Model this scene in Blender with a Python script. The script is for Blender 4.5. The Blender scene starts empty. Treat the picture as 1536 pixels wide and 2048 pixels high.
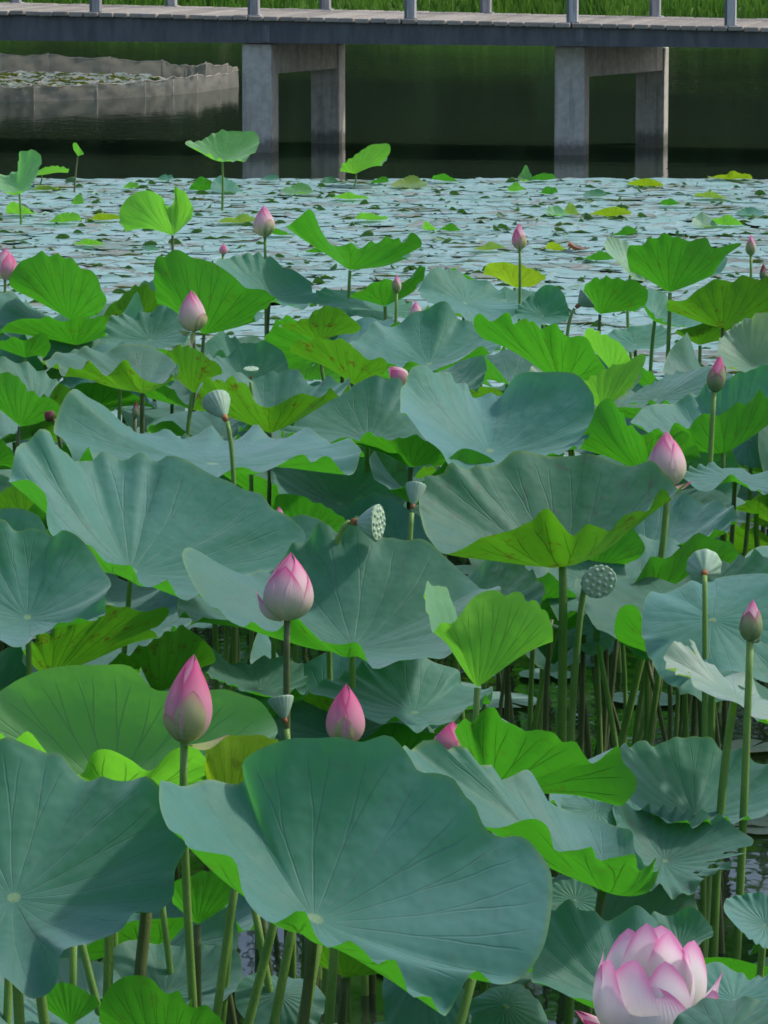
import bpy, math, random
import numpy as np
from mathutils import Vector, Matrix

random.seed(7)
rng = np.random.default_rng(7)
SC = bpy.context.scene
COL = SC.collection
PI = math.pi

# ------------------------------------------------------------------ camera
F = 8000.0            # focal length in pixels of the 1536 x 2048 photograph
H = 2.5               # eye height above the water
PITCH = math.atan(1266.0 / F)
cam_d = bpy.data.cameras.new('camera')
cam_d.sensor_fit = 'HORIZONTAL'
cam_d.sensor_width = 36.0
cam_d.lens = F / 1536.0 * 36.0
cam_d.clip_start = 0.1
cam_d.clip_end = 1500.0
cam = bpy.data.objects.new('camera', cam_d)
cam.location = (0, 0, H)
cam.rotation_euler = (PI / 2 - PITCH, 0, 0)
COL.objects.link(cam)
SC.camera = cam
SC.render.resolution_x, SC.render.resolution_y = 768, 1024

# ------------------------------------------------------------------ sky, sun, exposure
SUN_AZ, SUN_EL = math.radians(74), math.radians(50)     # azimuth from +Y towards +X
w = bpy.data.worlds.new('World'); SC.world = w; w.use_nodes = True
nt = w.node_tree
bg = nt.nodes['Background']
sky = nt.nodes.new('ShaderNodeTexSky'); sky.sky_type = 'NISHITA'
sky.sun_disc = False; sky.sun_elevation = SUN_EL; sky.sun_rotation = SUN_AZ
sky.air_density = 1.0; sky.dust_density = 2.5; sky.ozone_density = 1.0
nt.links.new(sky.outputs[0], bg.inputs[0]); bg.inputs[1].default_value = 0.135
sun_d = bpy.data.lights.new('sun', 'SUN'); sun_d.energy = 2.0; sun_d.angle = math.radians(3.5)
sun_d.color = (1.0, 0.95, 0.86)
sun = bpy.data.objects.new('sun', sun_d); COL.objects.link(sun)
sdir = Vector((math.sin(SUN_AZ) * math.cos(SUN_EL), math.cos(SUN_AZ) * math.cos(SUN_EL), math.sin(SUN_EL)))
sun.rotation_euler = sdir.to_track_quat('Z', 'Y').to_euler()
sun.location = (20, 20, 40)
SC.view_settings.view_transform = 'Standard'; SC.view_settings.look = 'None'
SC.view_settings.exposure = 0.55; SC.view_settings.gamma = 1.0
SC.view_settings.use_curve_mapping = False
SC.cycles.use_denoising = True
SC.cycles.max_bounces = 5; SC.cycles.diffuse_bounces = 3; SC.cycles.glossy_bounces = 2; SC.cycles.transmission_bounces = 4; SC.cycles.transparent_max_bounces = 6
SC.cycles.use_adaptive_sampling = True; SC.cycles.adaptive_threshold = 0.02; SC.cycles.filter_width = 1.7

# ------------------------------------------------------------------ helpers
CP, SP = math.cos(PITCH), math.sin(PITCH)
FWD = np.array([0, CP, -SP]); UPV = np.array([0, SP, CP]); RGT = np.array([1.0, 0, 0])
CAMP = np.array([0, 0, H])

def at(px, py, D):
    """point seen at pixel (px, py) of the photograph at depth D along the view axis"""
    return CAMP + D * (FWD + RGT * (px - 768) / F + UPV * (1024 - py) / F)

def depth_for(px, py, h):
    """depth at which the ray through a pixel is h metres above the water"""
    d = FWD + RGT * (px - 768) / F + UPV * (1024 - py) / F
    return (h - H) / d[2]

def project(p):
    q = np.asarray(p, float) - CAMP
    D = q @ FWD
    return 768 + F * (q @ RGT) / D, 1024 - F * (q @ UPV) / D, D

def pts(s):
    return [tuple(float(v) for v in t.split(',')) for t in s.split()]

def mesh_obj(name, verts, faces, mat, parent=None, uv=None, smooth=True, link=True):
    me = bpy.data.meshes.new(name)
    me.from_pydata([tuple(v) for v in verts], [], [tuple(f) for f in faces])
    if uv is not None:
        l = me.uv_layers.new(name='UVMap')
        l.data.foreach_set('uv', np.asarray(uv, dtype=np.float32).ravel())
    if smooth:
        me.polygons.foreach_set('use_smooth', np.ones(len(me.polygons), dtype=bool))
    if mat is not None: me.materials.append(mat)
    me.update()
    o = bpy.data.objects.new(name, me)
    if link: COL.objects.link(o)
    if parent is not None: put_child(o, parent)
    return o

def put_child(o, parent):
    o.parent = parent
    o.matrix_parent_inverse = Matrix.Translation(-Vector(parent.location))

def thing(name, loc, label, cat, group=None):
    e = bpy.data.objects.new(name, None); e.location = tuple(float(v) for v in loc); e.empty_display_size = 0.05
    COL.objects.link(e)
    tag(e, label, cat, group)
    return e

def tag(o, label=None, cat=None, group=None, kind=None):
    if label: o['label'] = label
    if cat: o['category'] = cat
    if group: o['group'] = group
    if kind: o['kind'] = kind
    return o

class MB:
    """collects boxes and free faces into one mesh"""
    def __init__(s): s.v = []; s.f = []
    def box(s, c, ax, ay, az, hx, hy, hz):
        n = len(s.v); c = np.asarray(c, float)
        for sx in (-1, 1):
            for sy in (-1, 1):
                for sz in (-1, 1):
                    s.v.append(c + ax * hx * sx + ay * hy * sy + az * hz * sz)
        for q in ((0, 1, 3, 2), (4, 6, 7, 5), (0, 4, 5, 1), (2, 3, 7, 6), (0, 2, 6, 4), (1, 5, 7, 3)):
            s.f.append([n + k for k in q])
        return s
    def add(s, v, f):
        n = len(s.v); s.v += list(v); s.f += [[n + k for k in q] for q in f]
    def build(s, name, mat, parent=None, smooth=False, bevel=0):
        o = mesh_obj(name, s.v, s.f, mat, parent, smooth=smooth)
        if bevel:
            m = o.modifiers.new('bevel', 'BEVEL'); m.width = bevel; m.segments = 2; m.limit_method = 'ANGLE'
        return o

def tube(path, radii, n=8, cap=True):
    path = np.asarray(path, float); m = len(path)
    tan = np.gradient(path, axis=0)
    tan /= np.linalg.norm(tan, axis=1)[:, None]
    ref = np.array([0.3, 1.0, 0.1]); V = []; Fc = []
    for i in range(m):
        a = np.cross(tan[i], ref); a /= np.linalg.norm(a)
        b = np.cross(tan[i], a)
        for k in range(n):
            t = 2 * PI * k / n
            V.append(path[i] + radii[i] * (a * math.cos(t) + b * math.sin(t)))
    for i in range(m - 1):
        for k in range(n):
            k2 = (k + 1) % n
            Fc.append((i * n + k, (i + 1) * n + k, (i + 1) * n + k2, i * n + k2))
    if cap:
        Fc.append(tuple(range(n))); Fc.append(tuple((m - 1) * n + k for k in reversed(range(n))))
    return V, Fc

# ------------------------------------------------------------------ materials
def new_mat(name):
    m = bpy.data.materials.new(name); m.use_nodes = True
    t = m.node_tree
    for n in list(t.nodes): t.nodes.remove(n)
    out = t.nodes.new('ShaderNodeOutputMaterial')
    return m, t, out

class NB:
    def __init__(s, t): s.t = t
    def n(s, typ, **kw):
        o = s.t.nodes.new(typ)
        for k, v in kw.items(): setattr(o, k, v)
        return o
    def put(s, sock, v):
        if hasattr(v, 'is_linked') or hasattr(v, 'links'): s.t.links.new(v, sock)
        else: sock.default_value = v
    def math(s, op, a, b=0.0, c=None, clamp=False):
        o = s.n('ShaderNodeMath', operation=op); o.use_clamp = clamp
        s.put(o.inputs[0], a); s.put(o.inputs[1], b)
        if c is not None: s.put(o.inputs[2], c)
        return o.outputs[0]
    def ss(s, v, a, b, lo=0.0, hi=1.0):
        o = s.n('ShaderNodeMapRange', interpolation_type='SMOOTHSTEP')
        s.put(o.inputs[0], v); o.inputs[1].default_value = a; o.inputs[2].default_value = b
        o.inputs[3].default_value = lo; o.inputs[4].default_value = hi
        return o.outputs[0]
    def mix(s, f, a, b):
        o = s.n('ShaderNodeMix', data_type='RGBA')
        s.put(o.inputs[0], f); s.put(o.inputs[6], a); s.put(o.inputs[7], b)
        return o.outputs[2]
    def noise(s, vec, scale, detail=3.0, rough=0.55, dist=0.0):
        o = s.n('ShaderNodeTexNoise')
        if vec is not None: s.t.links.new(vec, o.inputs['Vector'])
        o.inputs['Scale'].default_value = scale; o.inputs['Detail'].default_value = detail
        o.inputs['Roughness'].default_value = rough; o.inputs['Distortion'].default_value = dist
        return o.outputs[0]
    def bump(s, h, strength, dist, normal=None):
        o = s.n('ShaderNodeBump'); s.put(o.inputs['Height'], h)
        o.inputs['Strength'].default_value = strength; o.inputs['Distance'].default_value = dist
        if normal is not None: s.t.links.new(normal, o.inputs['Normal'])
        return o.outputs[0]
    def bsdf(s, col, rough=0.5, spec=0.5, normal=None, **kw):
        o = s.n('ShaderNodeBsdfPrincipled')
        s.put(o.inputs['Base Color'], col); s.put(o.inputs['Roughness'], rough)
        s.put(o.inputs['Specular IOR Level'], spec)
        if normal is not None: s.t.links.new(normal, o.inputs['Normal'])
        for k, v in kw.items(): s.put(o.inputs[k], v)
        return o.outputs[0]

def rgba(r, g, b): return (r, g, b, 1.0)

def leaf_material(name, top, top2, under, trans, tw, specks=0.0, veins=21, rough=0.58, brown=0.0, sheen=0.45):
    m, t, out = new_mat(name); b = NB(t)
    uvn = b.n('ShaderNodeUVMap'); sep = b.n('ShaderNodeSeparateXYZ'); t.links.new(uvn.outputs[0], sep.inputs[0])
    u, s = sep.outputs[0], sep.outputs[1]
    tc = b.n('ShaderNodeTexCoord'); oc = tc.outputs['Object']
    info = b.n('ShaderNodeObjectInfo'); rnd = info.outputs['Random']
    shift = b.n('ShaderNodeVectorMath', operation='ADD'); t.links.new(oc, shift.inputs[0])
    cx = b.n('ShaderNodeCombineXYZ'); b.put(cx.inputs[0], b.math('MULTIPLY', rnd, 37.0)); b.put(cx.inputs[1], b.math('MULTIPLY', rnd, 11.0))
    t.links.new(cx.outputs[0], shift.inputs[1]); P = shift.outputs[0]
    # primary veins run from the navel, fork half way out
    wob = b.math('MULTIPLY', b.math('SUBTRACT', b.noise(P, 14.0, 2.0), 0.5), 0.16)
    fr = b.math('FRACT', b.math('ADD', b.math('MULTIPLY', u, float(veins)), wob))
    a = b.math('ABSOLUTE', b.math('SUBTRACT', fr, 0.5))
    d1 = b.math('MULTIPLY', a, b.math('MAXIMUM', s, 0.22))
    v1 = b.math('MULTIPLY', b.ss(d1, 0.006, 0.026, 1.0, 0.0), b.ss(s, 0.50, 0.66, 1.0, 0.0))
    fork = b.math('MULTIPLY', b.math('SUBTRACT', s, 0.5), 0.5)
    d2 = b.math('MULTIPLY', b.math('ABSOLUTE', b.math('SUBTRACT', a, fork)), s)
    v2 = b.math('MULTIPLY', b.ss(d2, 0.006, 0.03, 1.0, 0.0), b.math('MULTIPLY', b.ss(s, 0.46, 0.54), b.ss(s, 0.82, 0.97, 1.0, 0.0)))
    vein = b.math('MAXIMUM', v1, v2)
    valley = b.math('MULTIPLY', b.ss(a, 0.0, 0.5), b.ss(s, 0.05, 0.4))          # blade bulges between the veins
    # colour of the upper side
    n1 = b.noise(P, 5.0, 3.0, 0.6); n2 = b.noise(P, 45.0, 2.0, 0.6); n3 = b.noise(P, 17.0, 3.0, 0.65) if specks > 0 or brown > 0 else None
    tcol = b.mix(b.ss(n1, 0.32, 0.7), rgba(*top), rgba(*top2))
    wax = b.math('MULTIPLY', b.ss(b.noise(P, 2.6, 2.0, 0.5), 0.42, 0.68), b.ss(s, 0.0, 0.8, 0.35, 1.0))      # wax bloom, strongest towards the margin
    tcol = b.mix(b.math('MULTIPLY', wax, 0.55), tcol, rgba(top2[0] * 1.9, top2[1] * 1.25, top2[2] * 1.65))
    hs = b.n('ShaderNodeHueSaturation'); t.links.new(tcol, hs.inputs['Color'])
    b.put(hs.inputs['Hue'], b.math('MULTIPLY_ADD', rnd, 0.04, 0.48)); b.put(hs.inputs['Value'], b.math('MULTIPLY_ADD', rnd, 0.45, 0.78))
    tcol = hs.outputs[0]
    tcol = b.mix(b.math('MULTIPLY', b.math('MULTIPLY', vein, 0.30), b.ss(s, 0.2, 1.0, 1.0, 0.25)), tcol, rgba(0.16, 0.32, 0.20))
    tcol = b.mix(b.math('MULTIPLY', b.ss(n2, 0.55, 0.75), 0.12), tcol, rgba(0.22, 0.30, 0.26))
    edge = b.ss(s, 0.975, 0.995)
    tcol = b.mix(b.math('MULTIPLY', edge, b.ss(n1, 0.35, 0.65, 0.05, 0.5)), tcol, rgba(0.20, 0.32, 0.06))
    nav = b.ss(s, 0.035, 0.05, 1.0, 0.0)
    tcol = b.mix(b.math('MULTIPLY', nav, 0.8), tcol, rgba(0.25, 0.40, 0.20))
    # underside
    ucol = b.mix(b.ss(n1, 0.3, 0.7), rgba(*under), rgba(under[0] * 1.35, under[1] * 1.2, under[2]))
    ucol = b.mix(b.math('MULTIPLY', vein, 0.55), ucol, rgba(under[0] * 0.6, under[1] * 0.42, under[2] * 0.5))
    trc = b.mix(b.ss(n1, 0.3, 0.7), rgba(*trans), rgba(trans[0] * 1.2, trans[1] * 1.05, trans[2]))
    trc = b.mix(b.math('MULTIPLY', vein, 0.6), trc, rgba(trans[0] * 0.35, trans[1] * 0.3, trans[2] * 0.4))
    if specks > 0:
        sp = b.math('MULTIPLY', b.ss(n3, 0.52, 0.66), b.ss(b.noise(P, 60.0, 3.0, 0.7), 0.45, 0.6))
        sp = b.math('MULTIPLY', sp, specks)
        ucol = b.mix(sp, ucol, rgba(0.10, 0.05, 0.012)); trc = b.mix(sp, trc, rgba(0.14, 0.07, 0.01))
        tcol = b.mix(b.math('MULTIPLY', sp, 0.25), tcol, rgba(0.14, 0.12, 0.05))
    if brown > 0:
        br = b.math('MULTIPLY', b.ss(b.math('ADD', s, b.math('MULTIPLY', n3, 0.35)), 0.95, 1.2), brown)
        tcol = b.mix(br, tcol, rgba(0.16, 0.09, 0.035)); ucol = b.mix(br, ucol, rgba(0.14, 0.08, 0.03)); trc = b.mix(br, trc, rgba(0.2, 0.1, 0.03))
    geo = b.n('ShaderNodeNewGeometry'); back = geo.outputs['Backfacing']
    hgt = b.math('ADD', b.math('MULTIPLY', valley, 0.10), b.math('MULTIPLY', b.noise(P, 15.0, 2.0, 0.5), 1.0))
    hgt = b.math('ADD', hgt, b.math('MULTIPLY', vein, -0.10))
    nor = b.bump(hgt, 0.6, 0.012)
    up = b.bsdf(tcol, rough, 0.32, nor, **{'Sheen Weight': sheen, 'Sheen Roughness': 0.55, 'Sheen Tint': rgba(0.62, 0.80, 0.86)})
    dn = b.bsdf(ucol, 0.55, 0.3, nor)
    mx = b.n('ShaderNodeMixShader'); t.links.new(back, mx.inputs[0]); t.links.new(up, mx.inputs[1]); t.links.new(dn, mx.inputs[2])
    tr = b.n('ShaderNodeBsdfTranslucent'); b.put(tr.inputs[0], trc); t.links.new(nor, tr.inputs['Normal'])
    mx2 = b.n('ShaderNodeMixShader'); mx2.inputs[0].default_value = tw
    t.links.new(mx.outputs[0], mx2.inputs[1]); t.links.new(tr.outputs[0], mx2.inputs[2])
    t.links.new(mx2.outputs[0], out.inputs[0])
    return m

M = {}
M['leaf'] = leaf_material('lotus_leaf_mature', (0.042, 0.170, 0.112), (0.058, 0.20, 0.155), (0.062, 0.25, 0.028), (0.074, 0.43, 0.016), 0.36, specks=0.25)
M['old'] = leaf_material('lotus_leaf_speckled', (0.05, 0.168, 0.115), (0.068, 0.198, 0.155), (0.075, 0.23, 0.022), (0.11, 0.41, 0.012), 0.36, specks=0.8)
M['young'] = leaf_material('lotus_leaf_young', (0.10, 0.28, 0.12), (0.13, 0.33, 0.14), (0.16, 0.44, 0.06), (0.18, 0.62, 0.04), 0.42, rough=0.5)
M['painted_glow'] = leaf_material('lotus_leaf_painted_glow', (0.10, 0.32, 0.10), (0.13, 0.37, 0.13), (0.11, 0.36, 0.04), (0.16, 0.60, 0.03), 0.48)  # lightened greens: sunlight shining through the blade is painted into the colour
M['bead'] = leaf_material('rolled_pad', (0.06, 0.16, 0.05), (0.08, 0.19, 0.06), (0.06, 0.15, 0.03), (0.06, 0.2, 0.02), 0.2, veins=9)
M['yellow'] = leaf_material('lotus_leaf_yellowing', (0.14, 0.26, 0.05), (0.2, 0.30, 0.06), (0.22, 0.36, 0.03), (0.30, 0.55, 0.012), 0.42, specks=0.4, rough=0.5)
M['pale'] = leaf_material('lotus_leaf_pale', (0.14, 0.28, 0.19), (0.19, 0.33, 0.23), (0.18, 0.34, 0.08), (0.3, 0.55, 0.06), 0.35, rough=0.5)
M['pad'] = leaf_material('lily_pad', (0.15, 0.335, 0.28), (0.20, 0.385, 0.325), (0.07, 0.15, 0.02), (0.10, 0.28, 0.02), 0.15, veins=13, rough=0.6, brown=0.1, sheen=0.6)
M['pad_olive'] = leaf_material('lily_pad_olive', (0.15, 0.23, 0.16), (0.22, 0.25, 0.16), (0.10, 0.16, 0.02), (0.16, 0.28, 0.02), 0.25, veins=13, rough=0.34, brown=0.6, specks=0.5)

def stem_material(name, c1, c2, c3):
    m, t, out = new_mat(name); b = NB(t)
    tc = b.n('ShaderNodeTexCoord'); P = tc.outputs['Object']
    n = b.noise(P, 9.0, 3.0); col = b.mix(b.ss(n, 0.3, 0.7), rgba(*c1), rgba(*c2))
    vor = b.n('ShaderNodeTexVoronoi'); t.links.new(P, vor.inputs['Vector']); vor.inputs['Scale'].default_value = 190.0
    dots = b.ss(vor.outputs['Distance'], 0.12, 0.3, 1.0, 0.0)
    col = b.mix(b.math('MULTIPLY', dots, 0.6), col, rgba(*c3))
    nor = b.bump(dots, 0.6, 0.002)
    t.links.new(b.bsdf(col, 0.5, 0.4, nor, **{'Subsurface Weight': 0.0}), out.inputs[0])
    return m
M['stem'] = stem_material('green_stem', (0.11, 0.23, 0.04), (0.17, 0.30, 0.06), (0.06, 0.10, 0.02))
M['stem_dark'] = stem_material('brown_stem', (0.06, 0.09, 0.025), (0.10, 0.13, 0.04), (0.03, 0.03, 0.012))

def petal_material(name, base, mid, tip, green=0.0, reach=0.55):
    m, t, out = new_mat(name); b = NB(t)
    uvn = b.n('ShaderNodeUVMap'); sep = b.n('ShaderNodeSeparateXYZ'); t.links.new(uvn.outputs[0], sep.inputs[0])
    u, v = sep.outputs[0], sep.outputs[1]
    tc = b.n('ShaderNodeTexCoord'); P = tc.outputs['Object']
    e = b.math('ABSOLUTE', b.math('SUBTRACT', b.math('MULTIPLY', u, 2.0), 1.0))
    e3 = b.math('POWER', e, 3.0)
    st = b.math('SINE', b.math('ADD', b.math('MULTIPLY', u, 110.0), b.math('MULTIPLY', b.noise(P, 30.0), 8.0)))
    k = b.math('ADD', v, b.math('MULTIPLY', b.math('MULTIPLY', e3, v), 0.30))
    k = b.math('ADD', k, b.math('MULTIPLY', st, 0.02))
    c = b.mix(b.ss(k, 0.05, reach), rgba(*base), rgba(*mid))
    c = b.mix(b.ss(k, reach * 0.8, 1.06), c, rgba(*tip))
    nor = b.bump(st, 0.12, 0.002)
    p = b.bsdf(c, 0.5, 0.3, nor)
    tr = b.n('ShaderNodeBsdfTranslucent'); t.links.new(c, tr.inputs[0])
    mx = b.n('ShaderNodeMixShader'); mx.inputs[0].default_value = 0.45
    t.links.new(p, mx.inputs[1]); t.links.new(tr.outputs[0], mx.inputs[2]); t.links.new(mx.outputs[0], out.inputs[0])
    return m
M['petal'] = petal_material('pink_petal', (0.72, 0.74, 0.50), (0.80, 0.58, 0.64), (0.74, 0.15, 0.38), reach=0.75)
M['petal_rose'] = petal_material('rose_petal', (0.74, 0.62, 0.48), (0.76, 0.36, 0.48), (0.70, 0.10, 0.30), reach=0.5)
M['petal_green'] = petal_material('green_tinged_petal', (0.42, 0.52, 0.20), (0.60, 0.62, 0.33), (0.68, 0.38, 0.36), reach=0.8)
M['sepal'] = petal_material('green_sepal', (0.22, 0.34, 0.13), (0.34, 0.42, 0.22), (0.46, 0.18, 0.26), reach=0.75)
M['petal_open'] = petal_material('open_flower_petal', (0.82, 0.82, 0.64), (0.87, 0.81, 0.85), (0.80, 0.28, 0.54), reach=0.85)
M['petal_brown'] = petal_material('wilted_petal', (0.18, 0.14, 0.07), (0.25, 0.10, 0.09), (0.22, 0.05, 0.07))

def simple(name, c1, c2, scale=6.0, rough=0.6, spec=0.3, bump=0.3, bd=0.01, stretch=None):
    m, t, out = new_mat(name); b = NB(t)
    tc = b.n('ShaderNodeTexCoord'); P = tc.outputs['Object']
    if stretch:
        mp = b.n('ShaderNodeMapping'); t.links.new(P, mp.inputs[0]); mp.inputs['Scale'].default_value = stretch; P = mp.outputs[0]
    n = b.noise(P, scale, 5.0, 0.6)
    col = b.mix(b.ss(n, 0.3, 0.7), rgba(*c1), rgba(*c2))
    info = b.n('ShaderNodeObjectInfo')
    hs = b.n('ShaderNodeHueSaturation'); t.links.new(col, hs.inputs['Color'])
    b.put(hs.inputs['Value'], b.math('MULTIPLY_ADD', info.outputs['Random'], 0.4, 0.8))
    t.links.new(b.bsdf(hs.outputs[0], rough, spec, b.bump(n, bump, bd)), out.inputs[0])
    return m
M['pod'] = simple('seed_pod_skin', (0.20, 0.34, 0.22), (0.30, 0.42, 0.32), 30, 0.55, 0.3, 0.2, 0.002)
M['pod_face'] = simple('seed_pod_face', (0.24, 0.38, 0.22), (0.34, 0.46, 0.30), 90, 0.6, 0.3, 0.6, 0.003)
M['seed'] = simple('lotus_seed', (0.30, 0.42, 0.30), (0.42, 0.50, 0.44), 40, 0.45)
M['collar'] = simple('withered_collar', (0.20, 0.08, 0.03), (0.34, 0.15, 0.06), 60, 0.7)
M['plank'] = simple('weathered_plank', (0.23, 0.21, 0.18), (0.35, 0.32, 0.28), 3.0, 0.8, 0.2, 0.4, 0.004, (30, 1.5, 30))
M['post'] = simple('grey_post', (0.26, 0.26, 0.26), (0.42, 0.42, 0.42), 4.0, 0.7, 0.3, 0.2, 0.004, (8, 8, 1))
M['beam'] = simple('dark_steel_beam', (0.085, 0.095, 0.11), (0.14, 0.15, 0.165), 2.0, 0.6, 0.4, 0.2, 0.004, (6, 6, 1.2))
# ------------------------------------------------------------------ concrete (stains that follow the drip lines and the tide line)
def concrete():
    m, t, out = new_mat('stained_concrete'); b = NB(t)
    tc = b.n('ShaderNodeTexCoord'); P = tc.outputs['Object']
    mp = b.n('ShaderNodeMapping'); t.links.new(P, mp.inputs[0]); mp.inputs['Scale'].default_value = (9, 9, 0.7)
    drip = b.noise(mp.outputs[0], 2.0, 4.0, 0.6)
    n = b.noise(P, 14.0, 5.0, 0.65)
    col = b.mix(b.ss(n, 0.3, 0.7), rgba(0.40, 0.385, 0.34), rgba(0.54, 0.52, 0.46))
    col = b.mix(b.math('MULTIPLY', b.ss(drip, 0.50, 0.68), 0.55), col, rgba(0.22, 0.215, 0.19))
    g = b.n('ShaderNodeNewGeometry'); sp = b.n('ShaderNodeSeparateXYZ'); t.links.new(g.outputs['Position'], sp.inputs[0])
    wet = b.ss(b.math('ADD', sp.outputs[2], b.math('MULTIPLY', b.math('SUBTRACT', n, 0.5), 0.12)), 0.06, 0.17, 1.0, 0.0)   # algae up to the high-water mark
    col = b.mix(b.math('MULTIPLY', wet, 0.7), col, rgba(0.06, 0.065, 0.045))
    t.links.new(b.bsdf(col, 0.85, 0.2, b.bump(n, 0.3, 0.006)), out.inputs[0])
    return m
M['concrete'] = concrete()

def water_mat():
    m, t, out = new_mat('pond_water'); b = NB(t)
    g = b.n('ShaderNodeNewGeometry'); P = g.outputs['Position']
    mp = b.n('ShaderNodeMapping'); t.links.new(P, mp.inputs[0]); mp.inputs['Scale'].default_value = (1.0, 0.55, 1.0)
    big = b.noise(P, 0.12, 2.0, 0.5)
    a = b.noise(mp.outputs[0], 5.0, 3.0, 0.6); c = b.noise(mp.outputs[0], 16.0, 2.0, 0.5)
    amp = b.ss(big, 0.38, 0.62, 0.35, 1.0)                     # breeze patches
    hgt = b.math('MULTIPLY', b.math('ADD', a, b.math('MULTIPLY', c, 0.35)), amp)
    nor = b.bump(hgt, 0.10, 0.05)
    t.links.new(b.bsdf(rgba(0.022, 0.036, 0.022), 0.06, 0.5, nor, IOR=1.33), out.inputs[0])
    return m
M['water'] = water_mat()
M['bank'] = simple('grassy_soil', (0.05, 0.11, 0.02), (0.09, 0.17, 0.03), 1.2, 0.9, 0.1, 0.6, 0.1)
M['mud'] = simple('pond_bed', (0.02, 0.02, 0.014), (0.04, 0.038, 0.025), 2.0, 0.9, 0.1)

def grass_mat(name, c1, c2, tw):
    m, t, out = new_mat(name); b = NB(t)
    g = b.n('ShaderNodeNewGeometry')
    n = b.noise(g.outputs['Position'], 0.5, 4.0, 0.6); n2 = b.noise(g.outputs['Position'], 7.0, 2.0)
    col = b.mix(b.ss(n, 0.35, 0.65), rgba(*c1), rgba(*c2))
    hs = b.n('ShaderNodeHueSaturation'); t.links.new(col, hs.inputs['Color']); b.put(hs.inputs['Value'], b.math('MULTIPLY_ADD', n2, 0.9, 0.55))
    p = b.bsdf(hs.outputs[0], 0.6, 0.2)
    tr = b.n('ShaderNodeBsdfTranslucent'); t.links.new(hs.outputs[0], tr.inputs[0])
    mx = b.n('ShaderNodeMixShader'); mx.inputs[0].default_value = tw
    t.links.new(p, mx.inputs[1]); t.links.new(tr.outputs[0], mx.inputs[2]); t.links.new(mx.outputs[0], out.inputs[0])
    return m
M['grass'] = grass_mat('bank_grass', (0.07, 0.19, 0.02), (0.13, 0.28, 0.035), 0.45)
M['foliage'] = grass_mat('wood_foliage', (0.035, 0.075, 0.02), (0.06, 0.11, 0.03), 0.25)
M['bark'] = simple('bark', (0.06, 0.045, 0.03), (0.12, 0.09, 0.06), 8.0, 0.9)

# ------------------------------------------------------------------ setting: water, bank, wood beyond it
def grid_sheet(name, x0, x1, y0, y1, nx, ny, zf, mat):
    V = []; Fc = []
    for j in range(ny + 1):
        for i in range(nx + 1):
            x = x0 + (x1 - x0) * i / nx; y = y0 + (y1 - y0) * j / ny
            V.append((x, y, zf(x, y)))
    for j in range(ny):
        for i in range(nx):
            a = j * (nx + 1) + i; Fc.append((a, a + 1, a + nx + 2, a + nx + 1))
    return tag(mesh_obj(name, V, Fc, mat), kind='structure')

grid_sheet('water', -120, 120, -20, 90, 2, 2, lambda x, y: 0.0, M['water'])
grid_sheet('pond_bed', -120, 120, -20, 90, 2, 2, lambda x, y: -1.2, M['mud'])
BANK_Y = 75.0
def bank_z(x, y):
    yy = y - BANK_Y + 0.6 * math.sin(x * 0.35) + 0.3 * math.sin(x * 1.1 + 1)
    return -0.25 + 0.5 * (1 - math.exp(-max(yy, -1) * 0.8)) + 0.018 * max(yy, 0)
grid_sheet('grass_bank', -150, 150, BANK_Y - 1.5, 420, 150, 60, lambda x, y: bank_z(x, y), M['bank'])

def blades(n, x0, x1, y0, y1, hmin, hmax, name, mat, label, cat, clump=None):
    x = rng.uniform(x0, x1, n); y = y0 + (y1 - y0) * rng.uniform(0, 1, n) ** 1.3
    V = np.zeros((n, 3, 3)); hh = rng.uniform(hmin, hmax, n)
    if clump is not None:
        hh *= np.array([clump(a, c) for a, c in zip(x, y)])
    az = rng.uniform(0, 2 * PI, n); wd = rng.uniform(0.02, 0.045, n); lean = rng.normal(0, 0.22, (n, 2)) * hh[:, None]
    z = np.array([bank_z(a, c) for a, c in zip(x, y)]) - 0.03
    V[:, 0] = np.c_[x - wd * np.cos(az), y - wd * np.sin(az), z]
    V[:, 1] = np.c_[x + wd * np.cos(az), y + wd * np.sin(az), z]
    V[:, 2] = np.c_[x + lean[:, 0], y + lean[:, 1], z + hh]
    o = mesh_obj(name, V.reshape(-1, 3), np.arange(3 * n).reshape(-1, 3), mat, smooth=False)
    return tag(o, label, cat, kind='stuff')
def clump(x, y): return 0.55 + 0.9 * max(0, math.sin(x * 0.55 + 0.5) * math.sin(x * 0.21 + y * 0.3 + 2)) + (0.7 if 1.5 < x < 4.2 and y < 78 else 0)
blades(70000, -19, 19, BANK_Y - 0.3, BANK_Y + 30, 0.25, 0.6, 'grass', M['grass'],
       'bright green tall grass covering the bank beyond the footbridge', 'grass', clump)

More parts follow.
